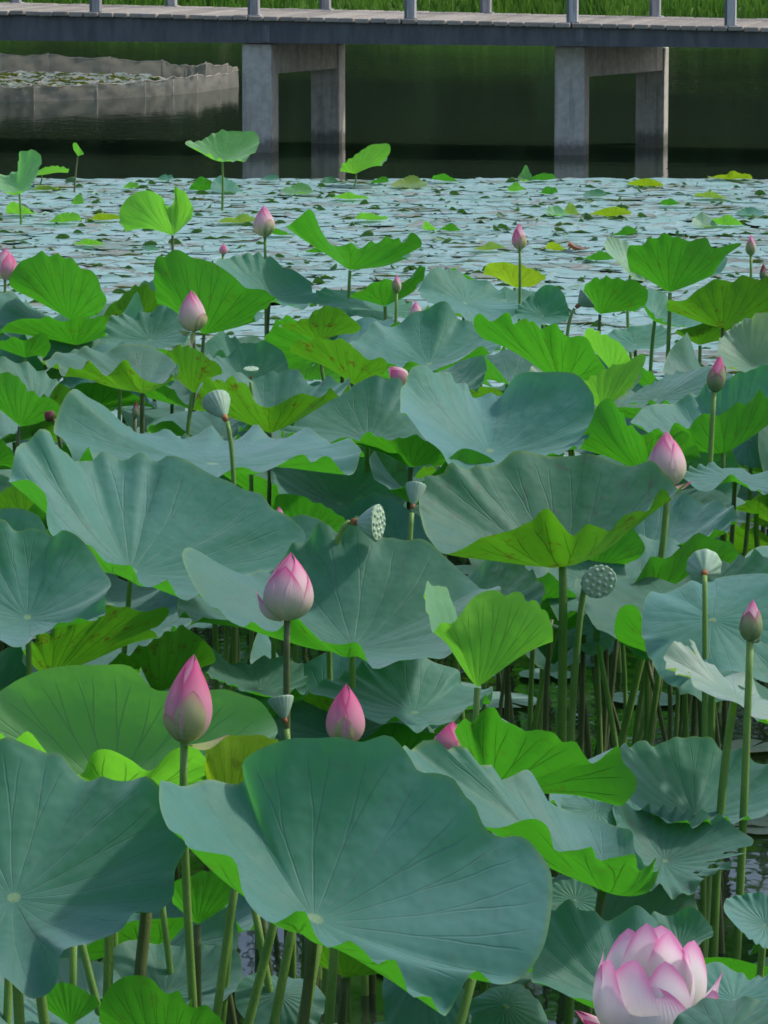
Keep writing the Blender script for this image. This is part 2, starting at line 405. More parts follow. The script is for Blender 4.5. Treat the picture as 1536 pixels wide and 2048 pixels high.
def wood():
    """wood on the far shore: outside the frame, seen as the dark green mirror image in the pond"""
    V = []; Fc = []; TV = MB()
    r = np.random.default_rng(3)
    for i in range(60):
        x = -60 + 120 * i / 59 + r.normal(0, 0.6); y = r.uniform(104, 116); z0 = bank_z(x, y); hh = r.uniform(15, 24)
        tv, tf = tube([(x, y, z0 - 0.2), (x + r.normal(0, .2), y, z0 + hh * .35), (x + r.normal(0, .4), y, z0 + hh * .8)], [0.35, 0.25, 0.08], 7)
        TV.add(tv, tf)
        for k in range(34):
            c = np.array([x, y, z0]) + np.array([r.normal(0, 2.3), r.normal(0, 1.9), hh * (0.02 + 0.95 * r.uniform())])
            n = 42
            p = c + r.normal(0, 0.85, (n, 3)); a = r.normal(0, 0.6, (n, 3)); bb = r.normal(0, 0.6, (n, 3))
            for q in range(n):
                m0 = len(V); V += [p[q] - a[q], p[q] + bb[q], p[q] + a[q]]; Fc.append((m0, m0 + 1, m0 + 2))
    o = mesh_obj('wood', V, Fc, M['foliage'], smooth=False)
    tag(o, 'dense green wood on the far shore mirrored in the pond', 'trees', kind='stuff')
    t = TV.build('trunks', M['bark'], o, smooth=True); t['kind'] = 'stuff'
wood()

# ------------------------------------------------------------------ footbridge
Z3 = np.array([0, 0, 1.0])
YAW = math.radians(12)
AL = np.array([math.cos(YAW), -math.sin(YAW), 0]); PE = np.array([math.sin(YAW), math.cos(YAW), 0])
def water_pt(px, py): return at(px, py, depth_for(px, py, 0.0))
BASE = water_pt(514, 305)                    # foot of a front column
def on_front(px, off=0.0):
    """point of the bridge's front plane (vertical, through the column feet, moved off metres towards the viewer) under pixel column px"""
    o = BASE - PE * off; k = (px - 768) / F
    # solve X = k * Dcam with X, Y on the line o + AL t (D ~ Y / cos pitch)
    best = (k * o[1] / CP - o[0]) / (AL[0] - k * AL[1] / CP)
    return o + AL * best
def z_at(p, py):
    D = p[1] * CP + 0.0
    for _ in range(6):
        q = p - CAMP; z = 0
        # find z so that the point projects on row py
        v = (1024 - py) / F
        z = H + p[1] * (v * CP - SP) / (CP + v * SP)
        return z
bridge = thing('footbridge', (BASE[0] + 2, BASE[1], 0), 'grey footbridge with plank deck on concrete columns crossing the pond', 'bridge')
DECK = 2.1; OFF = 0.12
pl, pr = on_front(-260, OFF), on_front(1800, OFF)
zl, zr = z_at(pl, 22.5 - 8), z_at(pr, 56.5 + 4)
E0, E1 = -0.42, 1.36                          # the bridge goes on beyond the frame
pl, pr, zl, zr = pl + (pr - pl) * E0, pl + (pr - pl) * E1, zl + (zr - zl) * E0, zl + (zr - zl) * E1
def deck_pt(t): return pl + (pr - pl) * t + Z3 * (zl + (zr - zl) * t)
L_deck = np.linalg.norm(pr - pl); n_pl = int(L_deck / 0.142)
slope = (zr - zl) / L_deck; ALs = AL + Z3 * slope; ALs /= np.linalg.norm(ALs); NZ = np.cross(ALs, PE); NZ /= np.linalg.norm(NZ)
pm = None
for i in range(n_pl):
    c = deck_pt((i + 0.5) / n_pl) + PE * (DECK / 2 + random.uniform(-.022, .022)) - NZ * (0.019 + random.uniform(0, .006))
    if pm is None:
        mb = MB().box((0, 0, 0), np.array([1.0, 0, 0]), np.array([0, 1.0, 0]), Z3, 0.0655, DECK / 2, 0.021)
        o = mb.build('plank', M['plank']); pm = o.data; m = o.modifiers.new('bevel', 'BEVEL'); m.width = 0.009; m.segments = 2
    else:
        o = bpy.data.objects.new('plank', pm); COL.objects.link(o); m = o.modifiers.new('bevel', 'BEVEL'); m.width = 0.009; m.segments = 2
    R = Matrix((ALs, PE, NZ)).transposed()
    R = R @ Matrix.Rotation(random.gauss(0, 0.006), 3, 'Y') @ Matrix.Rotation(random.gauss(0, 0.004), 3, 'Z')
    o.matrix_world = Matrix.Translation(Vector(c)) @ R.to_4x4()
    o.parent = bridge; o.matrix_parent_inverse = Matrix.Translation(-Vector(bridge.location))
# longitudinal beams: front and back; underside from the photograph
def beam(off_y, name='beam'):
    a = on_front(-260, 0.06); c = on_front(1800, 0.06)
    za, zc = z_at(a, 82 - 4), z_at(c, 96 + 3)
    a, c, za, zc = a + (c - a) * E0, a + (c - a) * E1, za + (zc - za) * E0, za + (zc - za) * E1
    ta, tc_ = zl - 0.046, zr - 0.046
    V = []
    for p, z0, z1 in ((a, za, ta), (c, zc, tc_)):
        for dy in (0, 0.12):
            V += [p + PE * (off_y + dy) + Z3 * z0, p + PE * (off_y + dy) + Z3 * z1]
    Fc = [(0, 1, 5, 4), (2, 6, 7, 3), (0, 4, 6, 2), (1, 3, 7, 5), (0, 2, 3, 1), (4, 5, 7, 6)]
    return mesh_obj(name, V, Fc, M['beam'], bridge, smooth=False)
beam(0.0); beam(DECK - 0.38)
for px in (537, 1152):                         # butt-joint cover plates on the front beam
    p = on_front(px, 0.06); zt = z_at(p, 50); zb = z_at(p, 84)
    MB().box(p + PE * -0.004 + Z3 * (zt + zb) / 2, AL, PE, Z3, 0.035, 0.006, (zt - zb) / 2).build('joint_plate', M['beam'], bridge)
# columns with pier caps
def column(px, py, wpx):
    p = water_pt(px, py); D = p[1]; wd = wpx * (D / CP) / F
    zt = z_at(p, 88 + (px - 514) * 0.009)
    hz = (zt + 1.2) / 2
    MB().box(p + PE * wd / 2 + Z3 * (zt - hz), AL, PE, Z3, wd / 2, wd / 2, hz).build('column', M['concrete'], bridge, bevel=0.012)
    return p, wd, zt
for (fx, fy), (rx, ry) in (((514, 305), (650, 287)), ((1138, 310.5), (1299, 290)), ((-255, 298), (-118, 281)), ((1790, 316), (1960, 295))):
    pf, wf, ztf = column(fx, fy, 60); pb, wb, ztb = column(rx, ry, 57)
    a = pf + PE * wf; c = pb
    d = c - a; d[2] = 0; ln = np.linalg.norm(d); d /= ln; sd = np.array([d[1], -d[0], 0])
    MB().box((a + c) / 2 + Z3 * (ztf - 0.145), d, sd, Z3, ln / 2 + 0.05, wf * 0.40, 0.14).build('pier_cap', M['concrete'], bridge, bevel=0.01)
# railing posts; rails run above the frame
tops = {0: [], 1: []}
for row, lst in ((0, ((-1035, 0), (-725, 0), (-415, 0), (-105, 24.5), (205, 28), (515, 33), (822, 38), (1140, 44.5), (1450, 50), (1760, 55), (2070, 60), (2380, 65))), (1, ((-870, 0), (-560, 0), (-255, 9), (48, 13), (353, 18), (655, 22), (970, 28), (1302, 33.5), (1620, 39), (1940, 44), (2260, 50)))):
    for px, py in lst:
        off = OFF - 0.10 if row == 0 else OFF - DECK + 0.12
        p = on_front(px, off); t = np.dot(p - pl, AL) / L_deck; z0 = zl + (zr - zl) * t - 0.004
        b_ = p + Z3 * z0
        po = MB().box(b_ + Z3 * 0.55, AL, PE, Z3, 0.038, 0.045, 0.55).build('post', M['post'], bridge, bevel=0.005)
        MB().box(b_ + Z3 * 0.55 - AL * 0.05, AL, PE, Z3, 0.010, 0.040, 0.549).build('post_flange', M['beam'], po)
        MB().box(b_ + Z3 * 0.006, AL, PE, Z3, 0.06, 0.06, 0.006).build('base_plate', M['post'], po)
        tops[row].append(b_ + Z3 * 1.10)
for row in (0, 1):
    a, c = tops[row][0], tops[row][-1]
    dv = c - a; ln = np.linalg.norm(dv); dv = dv / ln
    MB().box((a + c) / 2 + Z3 * 0.02, dv, PE, np.cross(dv, PE), ln / 2, 0.05, 0.022).build('handrail', M['post'], bridge, bevel=0.006)
    for hgt in (0.40, 0.75):
        v, f = tube([a - Z3 * hgt, (a + c) / 2 - Z3 * hgt, c - Z3 * hgt], [0.004] * 3, 6)
        mesh_obj('rail_wire', v, f, M['post'], bridge)
# deck apron of the pier: nothing else; ------------------------------------------------------------------ net fences
def net_mat():
    m, t, out = new_mat('net_mesh'); b = NB(t)
    tc = b.n('ShaderNodeTexCoord'); n = b.noise(tc.outputs['Object'], 9.0, 4.0, 0.6)
    col = b.mix(b.ss(n, 0.3, 0.7), rgba(0.28, 0.265, 0.215), rgba(0.42, 0.40, 0.33))
    p = b.bsdf(col, 0.8, 0.1, b.bump(n, 0.4, 0.02)); tr = b.n('ShaderNodeBsdfTransparent'); tl = b.n('ShaderNodeBsdfTranslucent'); t.links.new(col, tl.inputs[0])
    m1 = b.n('ShaderNodeMixShader'); m1.inputs[0].default_value = 0.4; t.links.new(p, m1.inputs[1]); t.links.new(tl.outputs[0], m1.inputs[2])
    m2 = b.n('ShaderNodeMixShader'); b.put(m2.inputs[0], b.ss(n, 0.35, 0.7, 0.24, 0.42)); t.links.new(m1.outputs[0], m2.inputs[1]); t.links.new(tr.outputs[0], m2.inputs[2])
    t.links.new(m2.outputs[0], out.inputs[0]); return m
M['net'] = net_mat()
M['float'] = simple('net_rope', (0.26, 0.24, 0.20), (0.40, 0.37, 0.32), 20, 0.8)
def net(label, foot, top):
    """foot: pixels of the water line, top: pixels of the upper edge above them"""
    P0 = [water_pt(*q) for q in foot]
    P1 = [np.array([p[0] + (q2[0] - q1[0]) * p[1] / F, p[1], z_at(p, q2[1])]) for p, q1, q2 in zip(P0, foot, top)]
    e = thing('net_fence', (P0[0][0], P0[0][1], 0), label, 'net')
    r = np.random.default_rng(len(foot))
    for i in range(len(P0) - 1):
        V = []; Fc = []; nu, nv = 12, 6
        for a in range(nu + 1):
            k = a / nu; f0 = P0[i] * (1 - k) + P0[i + 1] * k; t0 = P1[i] * (1 - k) + P1[i + 1] * k
            t0 = t0 - Z3 * 0.03 * math.sin(PI * k) + Z3 * 0.006 * math.sin(k * 17 + i * 3)
            for c in range(nv + 1):
                q = c / nv; p = f0 * (1 - q) + t0 * q - Z3 * 0.05 * (1 - q)
                V.append(p + np.array([0, 0.02 * math.sin(k * 9 + i) * math.sin(PI * q) + 0.012 * r.normal(), 0]))
        for a in range(nu):
            for c in range(nv):
                s0 = a * (nv + 1) + c; Fc.append((s0, s0 + nv + 1, s0 + nv + 2, s0 + 1))
        pn = mesh_obj('net_panel', V, Fc, M['net'], e)
        v, f = tube([V[a * (nv + 1) + nv] for a in range(nu + 1)], [0.0055] * (nu + 1), 6); mesh_obj('head_rope', v, f, M['float'], pn)
        v, f = tube([P0[i] - Z3 * 0.3, P1[i] + Z3 * 0.015], [0.006, 0.005], 6); mesh_obj('stake', v, f, M['float'], e)
net('pale beige net fence hanging in the pond behind the floating weed patch', pts('-640,134 -500,135 -360,136 -230,138 -110,140 0,143 97,145 220,147 325,151 372,153 412,152 455,146 481,140'), pts('-640,103 -500,106 -360,104 -230,106 -110,112 0,107 97,108 220,115 325,121 372,130 412,125 455,128 474,133'))
net('wet beige net fence rising in front of the floating weed patch', pts('-650,228 -510,224 -380,219 -250,214 -120,208 0,205 68,204 194,199 290,194 347,190 395,186 440,179 478,174'), pts('-650,190 -510,182 -380,178 -250,174 -120,172 0,172 68,169 194,166 290,160 347,153 395,148 440,147 476,138'))
# ------------------------------------------------------------------ lotus leaf generator
def closed_curve(C, n):
    """closed Catmull-Rom through C, resampled to n points by arc length"""
    C = np.asarray(C, float); m = len(C); out = []
    for i in range(m):
        p0, p1, p2, p3 = C[(i - 1) % m], C[i], C[(i + 1) % m], C[(i + 2) % m]
        for k in range(12):
            t = k / 12.0
            out.append(0.5 * ((2 * p1) + (-p0 + p2) * t + (2 * p0 - 5 * p1 + 4 * p2 - p3) * t * t + (-p0 + 3 * p1 - 3 * p2 + p3) * t ** 3))
    P = np.array(out + [out[0]])
    L = np.r_[0, np.cumsum(np.linalg.norm(np.diff(P, axis=0), axis=1))]
    q = np.linspace(0, L[-1], n, endpoint=False)
    return np.stack([np.interp(q, L, P[:, k]) for k in range(3)], axis=1)

def blade_mesh(A, ctrl, seed, nphi=96, nr=14, ruffle=0.03, nruf=12, wave=0.026, cup=1.55, res=2.0, tears=(), holes=()):
    r = np.random.default_rng(seed)
    rim = closed_curve(ctrl, nphi) - A
    th = np.arange(nphi) * 2 * PI / nphi
    c0 = rim.mean(axis=0)
    c1 = 2 * (rim * np.cos(th)[:, None]).mean(axis=0); c2 = 2 * (rim * np.sin(th)[:, None]).mean(axis=0)
    plane = np.cos(th)[:, None] * c1 + np.sin(th)[:, None] * c2
    resid = rim - c0 - plane
    N = np.cross(c1, c2); N /= (np.linalg.norm(N) + 1e-9)
    flip = False
    if N[2] < 0: N = -N; flip = True
    R = np.linalg.norm(rim, axis=1).mean()
    # ruffled margin and slow undulation
    ph = th + 0.35 * np.sin(th * 2 + r.uniform(0, 6)) + 0.2 * np.sin(3 * th + r.uniform(0, 6))
    amp = 0.62 + 0.38 * np.sin(3 * th + r.uniform(0, 6)) * np.sin(2 * th + r.uniform(0, 6))
    ruf = np.sin(nruf * ph + r.uniform(0, 6)) * amp + 0.16 * np.sin((nruf * 2 + 1) * ph + r.uniform(0, 6))
    ruf = (ruf + 0.25 * ruf * np.abs(ruf)) * ruffle * 2.0 * R
    und = sum(r.normal(0, 1) * np.sin(k * th + r.uniform(0, 6)) / math.sqrt(k) for k in (3, 4, 5, 7)) * wave * R
    e1 = c1 / (np.linalg.norm(c1) + 1e-9); e2 = np.cross(N, e1)
    creases = [(r.uniform(0, 2 * PI), r.uniform(0.012, 0.03) * R * r.choice([-1, -1, 1]), r.uniform(0.10, 0.22)) for _ in range(4)]
    crease = sum(dp * np.exp(-np.abs((th - t0 + PI) % (2 * PI) - PI) / wd) for t0, dp, wd in creases)
    kk = [(r.uniform(0, 2 * PI), r.uniform(3.5, 9.0), r.uniform(0, 6.28)) for _ in range(7)]
    S = np.linspace(0, 1, nr + 1)[1:] ** 0.9
    rad = rim / (np.linalg.norm(rim, axis=1)[:, None] + 1e-9)
    V = [A.copy()]
    for s in S:
        p = A + plane * s + c0 * s ** cup + resid * s ** res
        p = p + N * (und * s ** 2.2 + ruf * s ** 5.5)[:, None] + rad * (0.30 * ruf * np.sin(5 * th) * s ** 5.5)[:, None]
        q = p - A; qa, qb = q @ e1 / R, q @ e2 / R
        dent = sum(np.sin(f_ * (math.cos(a_) * qa + math.sin(a_) * qb) + p_) / f_ for a_, f_, p_ in kk) * 0.038 * R * min(1, s * 1.6)
        p = p + N * (dent + crease * s * (1.15 - 0.5 * s))[:, None]
        V.extend(p)
    Fc = []; uv = []
    for k in range(nphi):
        k2 = (k + 1) % nphi; u0, u1 = k / nphi, (k + 1) / nphi
        f = (0, 1 + k, 1 + k2); q = [((u0 + u1) / 2, 0.0), (u0, S[0]), (u1, S[0])]
        if flip: f = f[::-1]; q = q[::-1]
        Fc.append(f); uv += q
    for i in range(nr - 1):
        a = 1 + i * nphi; c = a + nphi
        for k in range(nphi):
            k2 = (k + 1) % nphi; u0, u1 = k / nphi, (k + 1) / nphi
            if any(abs(u0 - tu) < tw_ * max(0.0, (S[i] - ts) / (1 - ts)) for tu, tw_, ts in tears): continue
            if any(((u0 - hu) / hw_) ** 2 + ((S[i] - hs_) / hd) ** 2 < 1 for hu, hs_, hw_, hd in holes): continue
            f = (a + k, c + k, c + k2, a + k2); q = [(u0, S[i]), (u0, S[i + 1]), (u1, S[i + 1]), (u1, S[i])]
            if flip: f = f[::-1]; q = q[::-1]
            Fc.append(f); uv += q
    return np.array(V), Fc, uv, N, R

LEAF_ID = [0]
HEROES = []
def stem_to(parent, A, base, rad, mat, seed, N=None, n=8, name='stem'):
    r = np.random.default_rng(seed + 900)
    A = np.asarray(A, float); base = np.asarray(base, float)
    d = A - base; L = np.linalg.norm(d)
    top = -(N if N is not None else np.array([0, 0, 1.0]))
    c1 = base + np.array([0, 0, 0.38 * L]) + r.normal(0, 0.025, 3) * np.array([1, 1, 0]) + d * np.array([.3, .3, 0])
    c2 = A + (top * 0.10 + np.array([0, 0, -0.20])) * min(L, 1.0)
    P = []
    for t in np.linspace(0, 1, 15):
        P.append((1 - t) ** 3 * base + 3 * (1 - t) ** 2 * t * c1 + 3 * (1 - t) * t * t * c2 + t ** 3 * A)
    radii = np.linspace(rad * 1.15, rad * 0.85, 15)
    v, f = tube(P, radii, n)
    return mesh_obj(name, v, f, mat, parent)

def make_leaf(label, A, ctrl, mat='leaf', group=None, base=None, srad=0.0085, smat=None, hi=False, name='lotus_leaf', cat='leaf', **kw):
    LEAF_ID[0] += 1; seed = LEAF_ID[0]
    r = np.random.default_rng(seed + 50)
    A = np.asarray(A, float)
    nphi, nr = (150, 20) if hi else (84, 11)
    V, Fc, uv, N, R = blade_mesh(A, ctrl, seed, nphi, nr, **kw)
    if base is None: base = A + np.array([r.normal(0, 0.05), r.normal(0, 0.05), 0])
    base = np.array([base[0], base[1], -0.12])
    e = thing(name, (base[0], base[1], 0.0), label, cat, group)
    if group is None and name == 'lotus_leaf': HEROES.append((A[0], A[1], label))
    mesh_obj('blade', V, Fc, M[mat], e, uv=uv)
    if smat is None: smat = 'stem' if r.uniform() < 0.7 else 'stem_dark'
    if A[2] > 0.06: stem_to(e, A - N * 0.002, base, srad * r.uniform(0.85, 1.1), M[smat], seed, N)
    return e

def rim_points(att, D, outline, R, kb=1.0):
    """outline: list of (px, py, side) with side +1 behind the navel, -1 in front of it, 0 level with it; R: blade radius in metres"""
    S = F / D; W = []
    for px, py, sd in outline:
        dx, dv = (px - att[0]) / S, (att[1] - py) / S
        Rk = R * (kb if sd > 0 else 1.0)
        W.append(sd * math.sqrt(max(Rk * Rk - dx * dx - dv * dv, (0.22 * Rk) ** 2)))
    W = np.array(W); W = 0.25 * np.roll(W, 1) + 0.5 * W + 0.25 * np.roll(W, -1)
    return [at(px, py, D + w_) for (px, py, _), w_ in zip(outline, W)]

def radius_of(att, D, outline, k=1.0):
    S = F / D
    d = sorted(math.hypot(px - att[0], py - att[1]) / S for px, py, *_ in outline)
    xs = [q[0] for q in outline]; half = (max(xs) - min(xs)) / 2 / S
    return max(half * 1.02, d[int(len(d) * 0.8)]) * k

def L(label, att, back, front, h=0.85, D=None, k=1.0, kb=1.0, mat='leaf', lean=None, group=None, **kw):
    """leaf seen from above: back rim left to right, front rim right to left"""
    if D is None: D = depth_for(att[0], att[1], h)
    b_, f_ = pts(back), pts(front)
    out = [(b_[0][0], b_[0][1], 0)] + [(x, y, 1) for x, y in b_[1:-1]] + [(b_[-1][0], b_[-1][1], 0)] + [(x, y, -1) for x, y in f_]
    R = radius_of(att, D, out, k)
    A = at(att[0], att[1], D)
    base = None
    if lean is not None: base = A + np.array([lean * D / F, 0, 0])
    return make_leaf(label, A, rim_points(att, D, out, R, kb), mat, group, base, **kw)

def U(label, att, rim, h=0.85, D=None, k=1.03, back=0.4, mat='leaf', lean=None, group=None, **kw):
    """leaf whose near side is folded up, so that its underside shows: near rim left to right"""
    if D is None: D = depth_for(att[0], att[1], h)
    f_ = pts(rim)
    cxm = sum(q[0] for q in f_) / len(f_)
    n = len(f_); ins = f_[1:-1]
    bk = [(cxm + (x - cxm) * 0.86, y + back * (att[1] - y)) for x, y in (ins if n <= 8 else ins[::2])]
    out = [(f_[0][0], f_[0][1], 0)] + [(x, y, 1) for x, y in bk] + [(f_[-1][0], f_[-1][1], 0)] + [(x, y, -1) for x, y in reversed(ins)]
    R = radius_of(att, D, out, k)
    A = at(att[0], att[1], D)
    base = None
    if lean is not None: base = A + np.array([lean * D / F, 0, 0])
    kw.setdefault('ruffle', 0.02); kw.setdefault('cup', 1.25)
    return make_leaf(label, A, rim_points(att, D, out, R), mat, group, base, **kw)

# ------------------------------------------------------------------ buds, flowers, seed pods
def frame_for(axis):
    z = np.array(axis, float); z /= np.linalg.norm(z)
    x = np.cross(np.array([0, 1.0, 0]), z); x /= np.linalg.norm(x)
    y = np.cross(z, x)
    return np.stack([x, y, z], axis=1)

def bud_petal(W, Lh, az, half, tt, off, lift, nu=9, nv=15):
    V = []; uv = []
    for j in range(nv + 1):
        v = j / nv; t = v * tt
        rr = W / 2 * max(math.sin(PI * min(1.0, (t * 0.995 + 0.003)) ** 0.66), 0.0) ** 0.88
        hw = half * max(1 - v ** 3.2, 0.0) ** 0.75
        for i in range(nu + 1):
            u = -1 + 2 * i / nu
            a = az + u * hw
            r2 = rr * (1 + off + 0.035 * abs(u) ** 3) + W * 0.5 * lift * v ** 3
            V.append((r2 * math.cos(a), r2 * math.sin(a), t * Lh))
    Fc = []
    for j in range(nv):
        for i in range(nu):
            a = j * (nu + 1) + i; q = (a, a + 1, a + nu + 2, a + nu + 1); Fc.append(q)
            for c in q: uv.append(((c % (nu + 1)) / nu, (c // (nu + 1)) / nv))
    return np.array(V), Fc, uv

def spoon_petal(Lp, Wp, e0, e1, cupd, r0=0.006, nu=10, nv=14, pointy=0.75):
    """free petal leaving the centre at elevation e0 and ending at e1, hollow towards the flower's axis"""
    V = []; uv = []; x, z = r0, 0.0; ds = Lp / nv
    for j in range(nv + 1):
        v = j / nv; el = e0 + (e1 - e0) * v ** 0.9
        wd = Wp / 2 * (math.sin(PI * min(1, 0.10 + 0.90 * v) ** 0.85)) ** pointy if v < 1 else 0.0
        for i in range(nu + 1):
            u = -1 + 2 * i / nu
            n_ = cupd * wd * (1 - u * u) * math.sin(PI * min(1, v + .1))   # middle pushed outwards
            V.append((x + n_ * math.sin(el), u * wd, z - n_ * math.cos(el)))
        x += ds * math.cos(el); z += ds * math.sin(el)
    Fc = []
    for j in range(nv):
        for i in range(nu):
            a = j * (nu + 1) + i; q = (a, a + 1, a + nu + 2, a + nu + 1); Fc.append(q)
            for c in q: uv.append(((c % (nu + 1)) / nu, (c // (nu + 1)) / nv))
    return np.array(V), Fc, uv

def rotz(V, a):
    c, s = math.cos(a), math.sin(a)
    return V @ np.array([[c, s, 0], [-s, c, 0], [0, 0, 1.0]])

def bud(label, basepx, tippx, wpx, h=0.95, D=None, outer=(), inner='petal', stem=None, srad=0.007, smat='stem', rot=0.0, flaps=(), group=None, slim=1.0):
    if D is None: D = depth_for(basepx[0], basepx[1], h)
    A = at(basepx[0], basepx[1], D); T = at(tippx[0], tippx[1], D)
    ax = T - A; Lh = np.linalg.norm(ax); W = wpx * D / F; R3 = frame_for(ax)
    if stem is not None: base = A + np.array([stem * D / F, 0, 0])
    else: base = A + np.array([0.02, 0.01, 0])
    base[2] = -0.12
    LEAF_ID[0] += 1; seed = LEAF_ID[0]
    e = thing('lotus_bud', (base[0], base[1], 0), label, 'flower bud', group)
    r = np.random.default_rng(seed)
    def add(V, Fc, uv, mat, name='petal'):
        mesh_obj(name, V @ R3.T + A, Fc, M[mat], e, uv=uv)
    for k in range(3):
        V, Fc, uv = bud_petal(W * 0.94, Lh, rot + k * 2 * PI / 3 + 0.4, 1.22, 1.0, -0.01 + 0.015 * k, 0.0)
        add(V, Fc, uv, inner)
    for az, half, tt, mat in outer:          # az: 270 faces the viewer
        V, Fc, uv = bud_petal(W, Lh, math.radians(az), math.radians(half), tt, 0.02, 0.03)
        add(V, Fc, uv, mat, 'petal' if mat != 'sepal' else 'sepal')
    for az, ln, wd, e0, e1, mat in flaps:
        V, Fc, uv = spoon_petal(ln * Lh, wd * W, math.radians(e0), math.radians(e1), 0.9, r0=0.1 * W)
        add(rotz(V, math.radians(az)), Fc, uv, mat)
    stem_to(e, A + ax * 0.02, base, srad, M[smat], seed, ax / Lh * 1.0)
    return e

def pod(label, basepx, facepx, wpx, h=0.9, D=None, ddepth=0.0, stem=0.0, srad=0.007, seeds=True, ribs=18, group=None, bend=None, face='pod_face'):
    """seed head: basepx where the stem ends, facepx the middle of the flat face; ddepth: how much farther away the face is, in metres"""
    if D is None: D = depth_for(basepx[0], basepx[1], h)
    A = at(basepx[0], basepx[1], D); T = at(facepx[0], facepx[1], D + ddepth)
    ax = T - A; Lh = np.linalg.norm(ax); W = wpx * D / F / 2; R3 = frame_for(ax)
    LEAF_ID[0] += 1; seed = LEAF_ID[0]; r = np.random.default_rng(seed)
    base = A + np.array([stem * D / F, 0.0, 0]); base[2] = -0.12
    e = thing('lotus_seed_pod', (base[0], base[1], 0), label, 'seed pod', group)
    prof = [(0.16, 0.0), (0.24, 0.06), (0.42, 0.22), (0.66, 0.48), (0.88, 0.75), (0.99, 0.92), (1.0, 0.985), (0.95, 1.0)]
    n = 54; V = []; Fc = []
    for (q, t) in prof:
        for k in range(n):
            a = 2 * PI * k / n
            rb = 1 + 0.05 * math.sin(ribs * a) * min(1, t * 3) * (1 if t < 0.95 else 0.4) + 0.03 * math.sin(2 * a + seed)
            V.append((q * W * rb * math.cos(a), q * W * rb * math.sin(a), t * Lh))
    for j in range(len(prof) - 1):
        for k in range(n):
            k2 = (k + 1) % n; Fc.append((j * n + k, j * n + k2, (j + 1) * n + k2, (j + 1) * n + k))
    Fc.append(tuple(reversed(range(n))))
    body = mesh_obj('pod', np.array(V) @ R3.T + A, Fc, M['pod'], e)
    # gently domed face
    V = [(0, 0, Lh * 1.0 + W * 0.07)]; Fc = []
    for j, q in enumerate((0.35, 0.7, 0.96)):
        for k in range(n):
            a = 2 * PI * k / n; V.append((q * W * math.cos(a), q * W * math.sin(a), Lh * 0.998 + W * 0.07 * (1 - q * q)))
    for k in range(n): Fc.append((0, 1 + k, 1 + (k + 1) % n))
    for j in range(2):
        for k in range(n):
            k2 = (k + 1) % n; Fc.append((1 + j * n + k, 1 + (j + 1) * n + k, 1 + (j + 1) * n + k2, 1 + j * n + k2))
    fo = mesh_obj('pod_face', np.array(V) @ R3.T + A, Fc, M[face], e)
    if seeds:
        for ring, (cnt, q) in enumerate(((1, 0.0), (6, 0.40), (11, 0.74))):
            for k in range(cnt):
                a = 2 * PI * (k + 0.5 * ring) / cnt + r.normal(0, 0.06)
                c = np.array([q * W * math.cos(a), q * W * math.sin(a), Lh + W * 0.07 * (1 - q * q)])
                sv = []; sf = []; m_ = 8; rs = W * 0.125
                for i2, (pr, pz) in enumerate(((1.0, -0.1), (0.95, 0.25), (0.6, 0.5))):
                    for k3 in range(m_):
                        b3 = 2 * PI * k3 / m_; sv.append(c + np.array([rs * pr * math.cos(b3), rs * pr * math.sin(b3), rs * pz]))
                sv.append(c + np.array([0, 0, rs * 0.62]))
                for i2 in range(2):
                    for k3 in range(m_):
                        k4 = (k3 + 1) % m_; sf.append((i2 * m_ + k3, i2 * m_ + k4, (i2 + 1) * m_ + k4, (i2 + 1) * m_ + k3))
                for k3 in range(m_): sf.append((2 * m_ + k3, 2 * m_ + (k3 + 1) % m_, 3 * m_))
                mesh_obj('seed', np.array(sv) @ R3.T + A, sf, M['seed'], fo)
    v, f = tube([A - ax / Lh * 0.13 * W * 3, A - ax / Lh * 0.1 * W, A + ax / Lh * 0.12 * W], [0.16 * W, 0.22 * W, 0.20 * W], 12)
    mesh_obj('collar', v, f, M['collar'], e)
    S0 = A - ax / Lh * 0.02
    P = []; top = -ax / Lh
    c1 = base + np.array([0, 0, 0.5 * (A[2])]); c2 = S0 + top * 0.10 + np.array([0, 0, -0.05])
    for t in np.linspace(0, 1, 18):
        P.append((1 - t) ** 3 * base + 3 * (1 - t) ** 2 * t * c1 + 3 * (1 - t) * t * t * c2 + t ** 3 * S0)
    v, f = tube(P, np.linspace(srad * 1.1, srad * 0.85, 18), 9)
    mesh_obj('stem', v, f, M['stem'], e)
    return e

